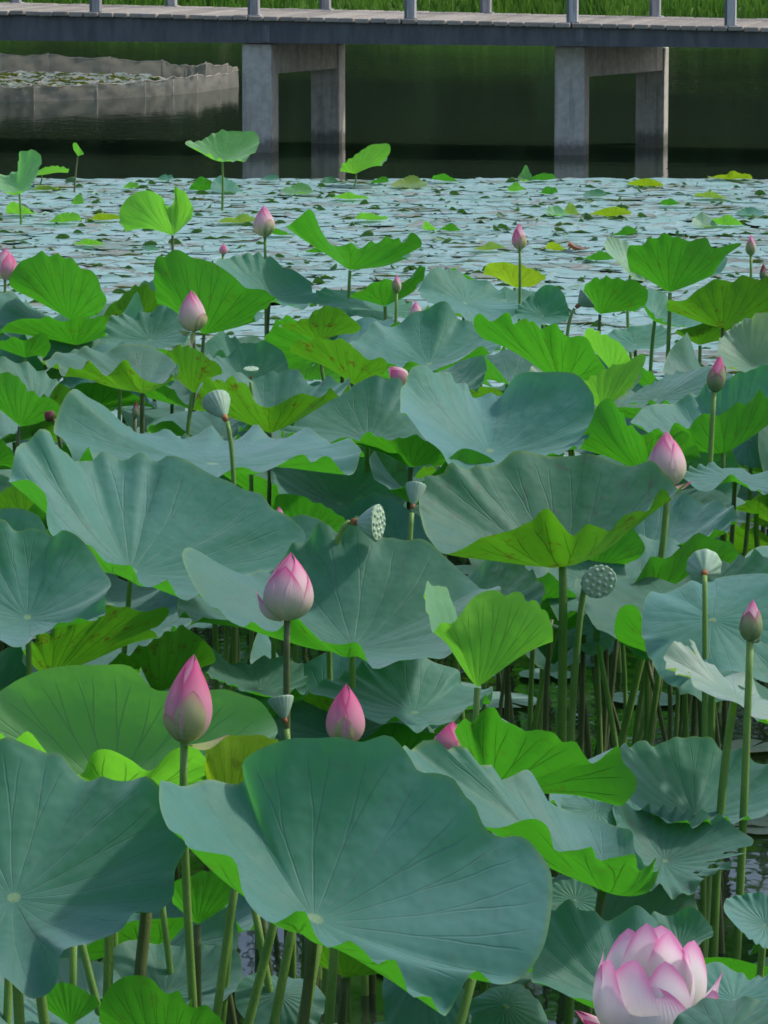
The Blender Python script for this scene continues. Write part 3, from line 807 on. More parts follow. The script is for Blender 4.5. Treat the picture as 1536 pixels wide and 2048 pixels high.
# ------------------------------------------------------------------ floating lily pads
def pad_mesh(seed, curl, nphi=26):
    r = np.random.default_rng(seed)
    th = np.linspace(0.12, 2 * PI - 0.12, nphi)
    lift = np.zeros(nphi)
    for _ in range(curl):
        a0 = r.uniform(0, 2 * PI); wd = r.uniform(0.18, 0.5)
        d = np.abs((th - a0 + PI) % (2 * PI) - PI); lift += r.uniform(0.15, 0.55) * np.exp(-(d / wd) ** 2)
    lift = np.minimum(lift, 0.9)
    rr = 1 + 0.05 * np.sin(3 * th + r.uniform(0, 6)) + 0.03 * np.sin(7 * th + r.uniform(0, 6))
    wob = 0.007 * np.sin(5 * th + r.uniform(0, 6))
    V = [(0.0, 0.0, 0.0)]; S = (0.45, 0.78, 0.92, 1.0)
    for s in S:
        k = max(0, (s - 0.72) / 0.28)
        rad = rr * (s - lift * 0.16 * k ** 2); z = 0.006 + (wob + 0.30 * lift * k ** 1.6) * 1.0
        for a, q, zz in zip(th, rad, z): V.append((q * math.cos(a), q * math.sin(a), zz))
    Fc = []; uv = []
    for k in range(nphi - 1):
        u0, u1 = k / nphi, (k + 1) / nphi
        Fc.append((0, 1 + k, 2 + k)); uv += [(u0, 0), (u0, S[0]), (u1, S[0])]
        for i in range(3):
            a = 1 + i * nphi + k; c = a + nphi
            Fc.append((a, c, c + 1, a + 1)); uv += [(u0, S[i]), (u0, S[i + 1]), (u1, S[i + 1]), (u1, S[i])]
    return np.array(V), Fc, uv

def lump_mesh(seed):
    """small curled young pad, half rolled up, standing on the raft"""
    r = np.random.default_rng(seed); n = 14; V = []; Fc = []; uv = []
    open_ = r.uniform(1.2, 2.2)
    for j in range(5):
        v = j / 4
        for i in range(n + 1):
            a = -open_ + 2 * open_ * i / n - PI / 2
            q = math.sin(PI * (0.12 + 0.5 * v)) ; V.append((q * math.cos(a), 0.55 * q * math.sin(a), 0.85 * v * (0.55 + 0.45 * math.cos(i / n * 2 * PI - PI) * 1.0) + 0.02 * r.normal()))
    for j in range(4):
        for i in range(n):
            a = j * (n + 1) + i; Fc.append((a, a + n + 1, a + n + 2, a + 1)); uv += [(i / n, j / 4), (i / n, (j + 1) / 4), ((i + 1) / n, (j + 1) / 4), ((i + 1) / n, j / 4)]
    return np.array(V), Fc, uv
# ------------------------------------------------------------------ the lotus stand, leaf by leaf (pixels of the photograph give place and outline)
G1 = 'tall lotus leaves'
L('huge blue-green lotus leaf tilted wide open, pale navel near its lower rim', (630, 1838),
  '315,1590 335,1562 400,1572 484,1566 488,1520 545,1482 640,1468 720,1472 790,1490 860,1548 910,1556 950,1602 978,1658 1040,1672 1082,1722 1105,1790',
  '1095,1870 1065,1935 1030,1972 985,1978 945,1945 900,2018 872,2012 845,1985 775,1932 740,1916 690,1904 640,1880 600,1832 545,1836 490,1792 468,1740 430,1722 378,1692 368,1660 340,1640', h=0.86, hi=True, k=1.0, lean=-95, srad=0.0105, ruffle=0.02)
L('large dark shaded lotus leaf with radiating veins round a pale navel', (28, 1796),
  '-300,1700 -220,1560 -100,1500 0,1486 60,1492 120,1522 190,1560 270,1548 320,1575 345,1640 375,1692',
  '350,1730 348,1790 300,1815 265,1832 240,1865 180,1890 125,1902 115,1950 100,1975 60,1984 0,1945 -100,1930 -230,1850', h=0.88, hi=True, k=1.0, lean=35, srad=0.0105, ruffle=0.018)
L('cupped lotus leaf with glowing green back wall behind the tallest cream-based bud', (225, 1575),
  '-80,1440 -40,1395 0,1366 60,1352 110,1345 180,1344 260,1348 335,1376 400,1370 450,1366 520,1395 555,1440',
  '540,1500 470,1560 430,1520 350,1492 300,1526 262,1508 215,1492 185,1502 165,1540 140,1527 100,1502 60,1484 0,1480 -50,1470', h=0.82, hi=True, k=0.9, kb=0.62, ruffle=0.02, mat='painted_glow')  # the back wall's glow comes from its lightened leaf colour
U('small yellow-green leaf poking up beside the huge tilted leaf', (455, 1640), '410,1545 412,1512 432,1484 480,1466 545,1476 560,1500', h=0.8, mat='yellow')
L('long sloping lotus leaf with a curled green margin over a dark stalk', (1205, 1778),
  '800,1520 815,1492 855,1486 905,1492 950,1530 1000,1560 1060,1556 1095,1602 1150,1622 1232,1655 1310,1750',
  '1300,1740 1268,1724 1238,1710 1208,1698 1163,1706 1125,1672 1088,1666 1058,1644 985,1640 900,1600 840,1560', h=0.78, hi=True, k=0.85, smat='stem_dark', lean=-30, ruffle=0.03)
L('frayed lotus leaf with torn brownish edge near a tall slender bud stalk', (1330, 1722),
  '1225,1645 1242,1620 1300,1612 1380,1625 1450,1640 1508,1672', '1490,1702 1468,1722 1440,1742 1405,1760 1380,1790 1342,1786 1310,1776 1250,1742', h=0.62, hi=True, mat='old', ruffle=0.05, nruf=15, tears=((0.47, 0.016, 0.62), (0.52, 0.022, 0.55), (0.57, 0.012, 0.7), (0.62, 0.02, 0.72)), holes=((0.55, 0.72, 0.016, 0.06), (0.60, 0.60, 0.01, 0.05)))
L('broad dull green leaf standing upright behind the frayed leaf', (1390, 1630),
  '1235,1520 1255,1488 1320,1480 1372,1468 1420,1482 1480,1502 1536,1532 1600,1580', '1560,1622 1500,1640 1440,1636 1380,1644 1310,1632 1250,1590', h=0.66, hi=True)
U('bright green backlit leaf with branching dark veins, its margin scalloped', (985, 1585),
  '912,1470 918,1440 940,1452 962,1420 985,1404 1002,1436 1040,1450 1078,1466 1120,1465 1142,1482 1170,1512 1200,1508 1236,1490 1246,1522 1270,1545 1272,1572 1235,1616 1190,1598', h=0.8, hi=True, back=0.12, mat='leaf', ruffle=0.025)
L('young yellow-green leaf still half furled into two lobes', (955, 1374),
  '848,1190 856,1172 872,1168 904,1200 913,1236 940,1230 1000,1212 1050,1215 1104,1282',
  '1092,1228 1052,1190 1005,1184 945,1203 908,1246 885,1244 862,1250', h=0.86, hi=True, mat='young', k=1.0, ruffle=0.02, cup=1.2)
L('pale ragged leaf with holes leaning past the tall slender bud stalk', (1470, 1392),
  '1328,1315 1345,1288 1362,1275 1382,1292 1392,1312 1440,1340 1490,1356 1540,1392 1590,1430', '1560,1450 1505,1424 1470,1402 1440,1392 1395,1376 1370,1352 1345,1335', h=0.9, hi=True, mat='pale', ruffle=0.04, tears=((0.08, 0.012, 0.75), (0.9, 0.014, 0.8)), holes=((0.30, 0.55, 0.02, 0.07), (0.38, 0.7, 0.014, 0.06), (0.15, 0.8, 0.01, 0.05)))
L('blue-green lotus leaf drooping like a cape below the ribbed round pod', (1425, 1240),
  '1283,1262 1296,1185 1340,1192 1382,1160 1412,1156 1450,1152 1500,1146 1560,1152 1640,1220', '1620,1330 1540,1366 1480,1352 1410,1345 1345,1372 1305,1330', h=0.84, hi=True, ruffle=0.02)
L('smooth bluish leaf hanging behind two crossing stalks and a drooping pod', (1210, 1238),
  '1000,1160 1060,1132 1150,1104 1250,1092 1340,1086 1395,1108', '1385,1165 1300,1215 1245,1268 1205,1304 1150,1300 1095,1318 1040,1240', h=0.60, hi=True)
L('wide goblet leaf with scalloped rim and speckled green outside on a straight stalk', (1125, 1128),
  '838,1010 845,975 872,950 920,936 972,940 1036,906 1100,908 1150,904 1182,900 1240,920 1300,926 1335,960 1374,984',
  '1350,992 1330,986 1308,1002 1280,1010 1232,1036 1190,1052 1140,1060 1085,1030 1058,1050 1002,1076 960,1080 892,1112 858,1080 845,1040', h=0.87, hi=True, mat='old', k=0.95, lean=40, srad=0.011, ruffle=0.022)
L('heart-shaped lotus leaf with a deep notch in its raised back', (980, 902),
  '800,800 815,746 850,730 900,746 945,792 976,804 1002,790 1036,742 1086,736 1150,748 1187,806',
  '1182,850 1160,888 1100,922 1040,925 965,942 905,940 880,900 832,852 806,820', h=0.86, hi=True, k=1.0, ruffle=0.02)
L('big blue-green leaf with a sharp crease, one lobe standing like a wing', (262, 1142),
  '18,965 40,890 60,868 98,858 122,900 176,932 202,914 250,910 282,900 312,920 342,905 400,922 450,952 505,990 550,1004 605,1072',
  '595,1110 540,1140 480,1185 420,1195 370,1192 330,1170 290,1164 245,1126 205,1100 168,1092 112,1060 96,1028 94,986 60,968', h=0.86, hi=True, k=1.0, ruffle=0.022)
L('broad smooth leaf behind the plump open-lipped bud, long lobe curling down', (705, 1292),
  '364,1112 374,1094 394,1098 432,1118 480,1140 520,1150 548,1134 602,1080 642,1060 700,1050 760,1062 802,1085 850,1076 902,1110 960,1150 1000,1172',
  '985,1245 930,1295 850,1308 800,1318 745,1326 715,1286 668,1302 628,1272 590,1244 560,1256 530,1256 490,1246 442,1222 412,1196 384,1155', h=0.80, hi=True, k=0.95, ruffle=0.022)
L('smooth blue-green leaf spreading above a speckled yellow-green one', (55, 1235),
  '-140,1130 -80,1060 0,1040 30,1060 70,1058 102,1066 132,1060 176,1090 200,1130 222,1168', '212,1190 204,1230 160,1237 110,1252 60,1282 30,1291 0,1285 -80,1262 -130,1200', h=0.9, hi=True, ruffle=0.02)
U('speckled yellow-green leaf underside tucked below a smooth blue-green leaf', (105, 1352), '45,1300 60,1278 112,1258 160,1240 206,1230 214,1205 250,1206 290,1222 330,1214 336,1228 300,1262', h=0.72, hi=True, mat='old', back=0.3)
U('deep green shaded leaf underside behind the tallest cream-based bud', (320, 1385), '190,1345 250,1310 290,1290 342,1262 382,1260 420,1292 430,1320', h=0.62, mat='old', back=0.3)
L('small leaf with one edge flipped over above a goblet-shaped pod', (520, 1378),
  '398,1312 412,1290 442,1314 482,1326 540,1316 598,1325 614,1362', '602,1390 560,1396 512,1386 452,1368 415,1350', h=0.62, hi=True)
L('rumpled bluish leaf below the half furled young leaf', (830, 1425),
  '618,1372 690,1352 750,1312 800,1296 860,1310 916,1326 922,1358 976,1370 984,1398', '965,1404 940,1416 900,1442 860,1456 800,1446 740,1442 675,1400', h=0.66, hi=True, ruffle=0.035)
L('pale leaf spread flat behind a rose bud cut off by the huge leaf', (690, 1478),
  '530,1460 560,1425 610,1402 650,1400 705,1412 745,1428 800,1425 865,1470', '850,1520 760,1540 640,1530 560,1500', h=0.6, mat='leaf')
U('green leaf underside arched right behind the rose bud', (690, 1470), '600,1412 615,1388 645,1374 700,1386 742,1390 765,1415', h=0.58, mat='old', back=0.4)
L('long blue-grey leaf lying level with hanging green lip, below the round seed heads', (425, 928),
  '108,868 122,822 150,800 182,830 232,850 300,866 360,870 402,864 450,870 502,862 550,870 622,866 668,886 726,892',
  '722,920 702,946 660,914 622,938 600,922 545,948 515,955 475,936 400,952 300,955 200,936 140,905', h=0.9, hi=True, k=0.9, ruffle=0.035)
L('blue-green leaf sloping up beside the heart-shaped leaf', (735, 878), '562,868 592,840 650,800 720,770 762,755 802,760 822,800 872,885', '862,895 792,905 730,888 662,886 600,872', h=0.84, hi=True)
U('little green fan-like underside on a short stalk below the heart-shaped leaf', (822, 934), '718,890 735,866 782,880 822,870 852,880 880,898 870,930', h=0.78, back=0.3, lean=8)
L('dark shaded leaf spread beneath two seed pods with red collars', (742, 1040), '590,975 650,952 740,956 850,950 900,985', '890,1060 850,1100 760,1090 690,1066 620,1030', h=0.6, mat='leaf')
U('bright green leaf underside beside the sideways seed pod', (610, 1085), '550,1030 552,994 592,988 622,1000 662,1020 704,1050 700,1075', h=0.66, mat='leaf', back=0.4)
L('speckled bowl-shaped leaf, olive-green outside with rusty blotches, on a dark stalk', (285, 786),
  '84,736 105,712 162,702 222,694 300,698 348,714 356,748', '336,757 290,757 264,740 250,722 216,740 176,730 130,742 104,726', h=0.9, hi=True, mat='old', k=0.95, smat='stem_dark', lean=4, cup=1.3)
L('scalloped bowl-shaped leaf, speckled outside, just behind the white ribbed pod', (540, 866),
  '386,812 398,765 440,752 500,752 542,750 582,735 622,760 682,756 702,778', '668,790 640,790 602,776 545,802 512,790 476,760 442,766 410,758', h=0.88, hi=True, mat='old', k=0.95, lean=0, cup=1.3)
L('dark bluish trumpet leaf cupping a small seed head', (498, 772), '410,712 440,716 482,690 522,684 562,696 578,742', '566,760 520,775 470,768 430,745', h=0.8)
L('big ridged leaf rising to a blunt peak, dark fringed lip below', (858, 728), '698,700 740,655 790,646 842,628 872,606 896,605 922,642 962,652 1002,690', '985,712 965,690 935,702 905,716 862,728 800,735 735,738', h=0.88, hi=True, ruffle=0.03)
U('broad deep green underside with toothed crest behind the heart-shaped leaf', (1125, 770), '948,642 958,632 982,646 1010,630 1030,642 1066,634 1082,650 1112,645 1138,682 1172,680 1192,704 1216,730 1232,764', h=0.86, hi=True, back=0.2)
L('domed pale leaf with frosty rim behind the heart-shaped leaf', (1130, 775), '1058,752 1074,712 1110,695 1150,700 1186,720 1208,762', '1190,780 1130,772 1080,770', h=0.78, mat='pale')
U('light yellow-green upright leaf with a pointed ear', (1205, 818), '1162,780 1164,764 1200,744 1240,728 1270,712 1292,710 1282,740 1250,790', h=0.84, mat='young', back=0.3)
U('lime-green crinkled leaf crest standing among bluish leaves', (1225, 745), '1168,672 1178,656 1205,668 1238,682 1262,710 1268,735', h=0.82, mat='young', back=0.3)
U('rounded green leaf underside fading into deep shade behind a pink bud', (1290, 950), '1150,898 1180,845 1200,808 1230,810 1252,840 1272,854 1330,866 1380,880 1400,915', h=0.8, hi=True, mat='leaf', back=0.3)
L('bluish leaf with long scalloped green hem crossing behind a stalked bud', (1445, 905), '1262,850 1282,828 1312,812 1362,792 1420,770 1480,750 1560,738 1610,790', '1580,800 1520,790 1462,812 1402,840 1345,856 1302,856', h=0.84, hi=True, k=0.9, ruffle=0.025)
U('tall bright green goblet leaf on a long straight stalk beside the raft', (1340, 584), '1262,540 1254,506 1262,488 1300,480 1326,472 1370,480 1410,474 1428,492 1482,486 1470,500 1450,515 1425,555', h=0.95, hi=True, back=0.25, lean=-8)
L('pale curved flap of a leaf beside the tall goblet leaf', (1262, 545), '1210,492 1218,474 1245,480 1268,500 1285,530', '1290,560 1262,552 1235,520', h=0.72, mat='pale')
U('rusty-spotted green leaf underside on the field edge near two tiny dark buds', (1445, 655), '1335,622 1338,602 1372,600 1402,576 1442,562 1490,556 1532,556 1580,580 1570,620', h=0.84, mat='old', hi=True, back=0.3)
L('light sea-green leaf facing the sun at the raft edge', (1505, 728), '1434,700 1450,666 1482,642 1536,626 1590,650', '1580,735 1540,745 1500,742 1452,732', h=0.8, hi=True, mat='pale')
U('vivid green leaf bent like a wave behind the far pink bud', (700, 540), '572,452 600,432 622,426 642,462 662,482 692,492 732,490 782,474 805,482 825,468 842,482 838,498 800,505', h=0.92, hi=True, back=0.3)
U('large vivid green leaf standing upright behind a pink bud', (408, 668), '312,600 306,550 316,516 362,508 420,520 470,546 502,570 536,592 556,592 540,612 500,640', h=0.9, hi=True, back=0.35)
U('rounded bright green leaf standing at the raft edge beside a hidden pink flower', (140, 640), '30,588 18,560 40,526 80,508 130,515 162,536 192,546 212,592 204,620 176,636', h=0.9, hi=True, back=0.3)
U('round green leaf with a pale twisted flap standing alone in the raft', (345, 470), '250,458 238,432 246,405 270,386 300,380 324,394 332,414 348,402 350,374 372,388 386,415 380,436', h=0.62, hi=True, mat='young', back=0.3, lean=10)
L('saucer-like leaf with wavy rim held high before a bridge column', (445, 319), '371,283 400,282 430,266 465,261 512,268 517,290', '492,318 450,320 412,306 384,292', h=0.40, hi=True, mat='young', k=0.8)
U('pale green shell-like leaf rising at the far edge of the raft', (712, 347), '680,342 692,322 740,290 774,286 780,302 762,330', h=0.12, mat='young', back=0.3)
L('light leaf folded upright at the far raft edge', (38, 384), '-20,362 20,345 36,340 40,306 74,302 82,326 64,365', '60,375 20,384', h=0.25, mat='young', k=0.9)
U('small thin leaf spread on a short stem next to the folded upright leaf', (84, 350), '62,352 70,342 98,332 120,333 138,338 136,344', h=0.12, mat='young')
U('tiny rolled leaf on a bare stalk over the far water', (156, 312), '148,300 146,288 152,286 160,296 168,308', h=0.30, mat='young')
# ---- bluish and green leaves in the middle distance
L('dusky blue leaf spreading behind the large vivid green upright leaf', (540, 592), '430,535 452,515 520,510 570,530 612,560 636,600', '602,615 540,600 470,566', h=0.84, hi=True)
L('light blue-grey leaf lying under the wave-bent vivid leaf', (735, 612), '628,600 650,580 720,590 800,600 836,632', '760,642 690,628', h=0.78)
L('ridged bluish leaf beside a small closed bud', (930, 606), '838,572 870,540 920,545 982,570 1012,590 1042,622', '962,642 905,624 850,602', h=0.84)
L('blue-green leaf with one bright vein behind the deep green toothed crest', (1085, 632), '1028,628 1060,592 1090,570 1122,580 1138,632', '1112,648 1068,646', h=0.80)
U('yellowing leaf with sunlit stripes under the far slim pink bud', (1030, 575), '968,548 975,530 1010,522 1060,536 1092,556 1060,572', h=0.72, mat='yellow', back=0.3)
U('green leaf underside sloping behind a small closed bud', (770, 612), '698,594 760,560 810,566 846,530 848,548 820,590', h=0.8, back=0.3)
U('yellow-green arched leaf underside with rusty flecks near the bluish ridge', (640, 680), '558,654 600,640 650,614 692,625 722,652 700,668', h=0.8, mat='old', back=0.3)
L('blue-grey leaf with crinkled rim beside the pink bud with drooping lip', (300, 680), '204,678 230,632 290,626 340,610 372,626 384,662', '345,694 250,694', h=0.82, hi=True)
U('green underside with a dark ragged end behind the white ribbed pod', (705, 768), '580,700 598,676 660,680 702,690 722,712 772,720 768,745 745,762', h=0.84, mat='old', back=0.3)
U('spotted green leaf rising behind a bud stalk', (385, 785), '314,735 340,702 380,690 412,710 442,748 430,775', h=0.8, mat='old', back=0.3)
U('sagging green leaf underside over a withered brown bud', (40, 852), '-40,800 -30,745 30,746 62,782 95,800 126,818 95,838', h=0.84, mat='leaf', back=0.3)
L('blue-grey leaf sloping down towards the speckled bowl-shaped leaf', (70, 800), '-40,740 0,716 60,728 120,770 160,800', '140,830 60,825 -20,800', h=0.84)
U('green hem of a leaf hanging below a grey-blue fold', (50, 715), '-30,690 20,676 50,680 85,668 102,690 90,712', h=0.82, back=0.3)
L('grey-blue folded leaf above a green hem', (90, 650), '-60,640 0,585 60,610 100,640 150,655 215,670', '180,680 100,672 20,668 -40,670', h=0.88)
U('long green underside below the grey-blue folded leaf', (150, 690), '0,660 40,635 90,640 150,640 200,632 212,650 205,672', h=0.84, back=0.3)
L('slate-blue leaf with peaks lying before the crinkled one', (180, 712), '60,700 110,660 150,685 180,665 215,690 240,715', '210,730 130,730', h=0.80)
L('textured sea-green leaf behind the rim of the speckled bowl', (240, 735), '110,715 140,706 200,690 280,686 320,712 350,725', '300,745 200,742', h=0.82)
U('deep green underside with a jagged rim behind the tall straight stalk', (1200, 628), '1165,598 1180,560 1235,555 1285,570 1295,600 1270,625', h=0.82, back=0.3)
L('pale blue leaf folded over the gap beside the tall straight stalk', (1310, 640), '1282,600 1300,576 1330,590 1370,615 1405,640', '1390,650 1340,650', h=0.74)
L('slender bluish leaf lying low over the open raft', (1270, 690), '1180,700 1230,660 1300,650 1340,662', '1330,690 1270,702', h=0.6)
U('dark green funnel leaf seen end on behind the open raft gap', (1400, 690), '1350,665 1380,650 1430,640 1480,640 1450,680', h=0.75, mat='old')
L('blue leaf running up to the stalked bud with greenish sepals', (1310, 800), '1240,800 1300,770 1360,742 1430,730 1470,760', '1440,800 1370,812', h=0.82)
U('small folded green leaf in a gap by the pointed ear', (1320, 795), '1268,760 1290,738 1330,770 1366,772 1360,795', h=0.8)
L('blue leaf with pale stripe drooping by the stalk of the sepalled bud', (1500, 880), '1466,915 1475,870 1500,840 1560,830 1600,880', '1560,940 1500,935', h=0.82)
L('light blue-green leaf with a folded green corner beside the opening pink bud', (1470, 960), '1368,945 1420,928 1450,935 1500,944 1560,940 1600,970', '1560,985 1500,975 1465,955 1420,982 1385,972', h=0.88, hi=True)
L('dim bluish leaf hanging in shade under the opening pink bud', (1330, 1045), '1230,1045 1290,1020 1360,985 1420,975 1462,1000', '1455,1060 1400,1100 1320,1100 1260,1080', h=0.7)
U('bright green underside glowing behind the wide goblet leaf', (1190, 1140), '1120,1120 1125,1090 1180,1080 1250,1055 1288,1085 1280,1110 1250,1128', h=0.75, back=0.4)
U('olive green shaded leaf at the edge of the winged big leaf', (60, 1085), '-30,1040 0,985 45,968 90,1000 98,1050 80,1075', h=0.72, mat='old', back=0.3)
U('curled light green strip edging the long blue-grey leaf', (160, 918), '118,905 130,890 160,880 185,862 208,862 205,880 180,900', h=0.9, mat='leaf', back=0.6)
U('green lip of a leaf cut off beside the standing wing', (-20, 930), '-60,930 -40,880 0,880 28,910 25,940', h=0.85)
# ---- foreground floor of the stand
U('bright green leaf underside low between foreground stalks', (330, 2130), '200,2040 208,1990 242,1966 300,1964 332,1986 362,1986 402,2010 440,2035 450,2080', D=6.55, hi=True, back=0.3)
L('pale grey-green leaf hanging in folds behind foreground stalks', (330, 1990), '170,1965 250,1880 330,1890 400,1895 476,1902 480,1970', '440,2010 350,2030 230,2010', D=7.35, hi=True)
U('green shaded underside with dark spreading veins behind a bud stalk', (395, 1848), '344,1800 345,1768 380,1750 430,1740 468,1752 482,1772 450,1815', D=7.1, back=0.3, lean=20)
U('dark green fan with spreading veins and withered bits beside the pale drape', (690, 1955), '632,1930 640,1895 690,1905 740,1925 768,1920 770,1945', D=7.0, mat='old', back=0.3)
L('pale blue-grey leaf hanging like a drape below the huge leaf', (850, 1935), '765,1990 775,1925 830,1915 890,1930 930,1980', '930,2090 860,2140 790,2110', D=6.75, hi=True)
L('smooth grey-green leaf with wavy rim behind the open pink flower', (1255, 2010), '1062,1958 1090,1850 1130,1800 1172,1822 1212,1842 1282,1820 1330,1858 1366,1890 1385,1930', '1370,2010 1290,2040 1215,2015 1150,1992 1090,1975', D=6.6, hi=True, ruffle=0.02)
L('small wavy leaf with a withered tip above the open pink flower', (1360, 1890), '1296,1850 1310,1825 1350,1830 1385,1815 1420,1850 1426,1870', '1405,1885 1380,1902 1330,1890', D=7.0)
L('blue-green leaf cut off beyond a pair of slender stalks', (1530, 1850), '1448,1810 1470,1792 1536,1788 1590,1830', '1570,1900 1510,1885 1470,1850', D=6.9, hi=True)
L('broad leaf rising against the open pink flower', (1450, 2080), '1290,2130 1340,2060 1385,2008 1430,1992 1536,2002 1620,2060', '1600,2180 1450,2210 1350,2180', D=5.75, hi=True)
L('leaf with two soft ridges behind the open pink flower', (1470, 2000), '1370,1990 1400,1935 1440,1920 1490,1955 1560,1945 1600,1990', '1570,2030 1470,2035 1400,2020', D=6.2, hi=True)
L('grey shaded leaf drooping by the dark gap of water', (1010, 2010), '940,2010 975,1980 1030,1965 1075,2000 1098,2050', '1080,2120 1000,2120 950,2080', D=6.9)
L('dark leaf hidden under the long sloping leaf', (1150, 1800), '1085,1790 1120,1762 1170,1765 1200,1800', '1190,1830 1140,1832 1100,1815', D=7.5)
L('little shaded leaf with a pale rim under the bright backlit leaf', (1190, 1620), '1120,1600 1150,1592 1200,1596 1240,1625', '1230,1650 1180,1648 1135,1630', D=7.75)
U('green leaf at the water below the dark shaded leaf', (140, 2050), '80,2010 95,1975 130,1965 180,1985 200,2010', D=6.8, back=0.3, mat='leaf')
L('pale leaf floating low below the dark shaded leaf', (20, 2035), '-60,2030 0,1995 60,2000 100,2040', '80,2075 -20,2075', D=6.9)
L('shaded leaf low among stalks below the huge leaf', (560, 1990), '470,1985 500,1950 560,1955 620,1960 650,2000', '630,2050 560,2070 490,2040', D=7.1)
# ------------------------------------------------------------------ buds
bud('tallest rose bud with cream-green lower petal and one petal drooping open', (368, 1487), (388, 1308), 94, D=7.0,
    outer=((200, 62, 0.97, 'petal_rose'), (300, 66, 0.95, 'petal_rose'), (282, 44, 0.60, 'petal_green'), (215, 40, 0.32, 'petal_green')), flaps=((-22, 0.52, 0.34, 6, 34, 'petal_green'),), stem=28, srad=0.0085, smat='stem')
bud('plump pink bud with cream outer petal, one petal folding away', (574, 1242), (582, 1104), 98, D=8.4,
    outer=((250, 62, 0.80, 'petal'), (318, 58, 0.93, 'petal'), (355, 50, 0.7, 'petal'), (190, 50, 0.9, 'petal')), flaps=((172, 0.62, 0.36, 30, 62, 'petal'),), stem=-12, srad=0.0085, smat='stem_dark')
bud('rose-pink bud rising behind the rim of the huge tilted leaf', (690, 1492), (693, 1367), 76, D=7.4, outer=((225, 60, 0.9, 'petal_rose'), (320, 60, 0.93, 'petal_rose'), (265, 34, 0.5, 'petal_green')), inner='petal_rose')
bud('dark crimson bud peeping between a bluish leaf and the bright backlit leaf', (893, 1515), (907, 1442), 62, D=7.75, outer=((240, 60, 0.85, 'petal_rose'), (320, 50, 0.6, 'petal')), inner='petal_rose')
bud('opening pink bud sitting behind the rim of the wide goblet leaf', (1334, 975), (1333, 861), 76, D=9.95,
    outer=((235, 64, 0.92, 'petal'), (325, 50, 0.85, 'petal'), (180, 50, 0.9, 'petal')), flaps=((8, 0.46, 0.26, 10, 22, 'petal_rose'),), stem=-165, srad=0.0095)
bud('pink bud with cream lip on a dark stalk before the large vivid green leaf', (388, 664), (383, 579), 56, D=13.9,
    outer=((240, 64, 0.94, 'petal'), (318, 40, 0.42, 'petal_green'), (180, 50, 0.9, 'petal')), flaps=((180, 0.36, 0.34, 8, 20, 'petal_green'), (250, 0.4, 0.2, -70, -60, 'petal_green')), smat='stem_dark', stem=4)
bud('pink bud standing clear before the open raft', (530, 474), (528, 410), 44, D=16.4, outer=((240, 60, 0.9, 'petal'), (300, 36, 0.55, 'petal_green')), flaps=((195, 0.5, 0.2, -15, -10, 'petal_rose'),), stem=2)
bud('slim pink bud above the yellowing leaf', (1040, 500), (1037, 446), 29, D=16.3, outer=((230, 60, 0.8, 'petal_rose'), (300, 50, 0.55, 'petal_green')), stem=0)
bud('slim pale pink bud on a short stalk past the tall goblet leaf', (1502, 512), (1502, 469), 22, D=17.0, outer=((250, 60, 0.8, 'sepal'),), stem=0)
bud('tiny dark purple bud over the rusty-spotted leaf', (1527, 562), (1527, 527), 17, D=15.6, outer=((270, 70, 0.7, 'sepal'),), inner='petal_brown', smat='stem_dark', stem=0)
bud('narrow bud with green sepals on a tall stalk', (1428, 785), (1441, 710), 36, D=11.4, outer=((225, 60, 0.62, 'sepal'), (320, 60, 0.78, 'sepal'), (270, 60, 0.5, 'sepal')), inner='petal_rose', stem=-12, srad=0.0085)
bud('small green and pink bud on a very tall slender stalk', (1500, 1284), (1506, 1198), 45, D=7.8, outer=((240, 66, 0.72, 'sepal'), (330, 60, 0.78, 'sepal'), (160, 60, 0.7, 'sepal')), flaps=((-8, 0.3, 0.3, 20, 70, 'sepal'),), stem=-45, srad=0.0085)
bud('small closed bud on a thin stalk before a green leaf underside', (793, 586), (794, 549), 20, D=15.2, outer=((240, 70, 0.75, 'sepal'),), stem=-6)
bud('pink bud tip just showing above a leaf near the small closed bud', (832, 640), (832, 602), 26, D=14.4, outer=((250, 60, 0.8, 'petal'),))
bud('half hidden pink flower under the lip of the big ridged leaf', (812, 766), (778, 733), 40, D=12.6, outer=((260, 60, 0.85, 'petal_rose'),))
bud('pink petals showing past the rounded bright leaf at the raft edge', (10, 560), (12, 494), 48, D=15.9, outer=((300, 50, 0.8, 'petal_rose'), (0, 50, 0.85, 'petal_rose')), flaps=((-10, 0.6, 0.22, 20, 30, 'petal_green'),))
bud('tiny pink bud tip before the open raft', (446, 510), (448, 486), 18, D=16.6, outer=((270, 60, 0.8, 'petal_rose'),))
bud('withered brown bud beside the long blue-grey leaf', (108, 838), (88, 824), 26, D=11.6, inner='petal_brown', outer=((270, 60, 0.8, 'petal_brown'),), smat='stem_dark')
bud('little grey-brown closed bud beside the stalk of the speckled bowl', (270, 838), (273, 800), 15, D=12.0, inner='petal_brown', outer=((270, 60, 0.75, 'sepal'),), smat='stem_dark', stem=2)
bud('sliver of a pink bud behind the crease of the big winged leaf', (562, 1062), (558, 1012), 26, D=9.9, outer=((250, 60, 0.8, 'petal_rose'),))
bud('fallen-open pink petal tip at the foot of the open flower', (1240, 2085), (1150, 2020), 40, D=6.35, outer=((250, 60, 0.8, 'petal_rose'),))

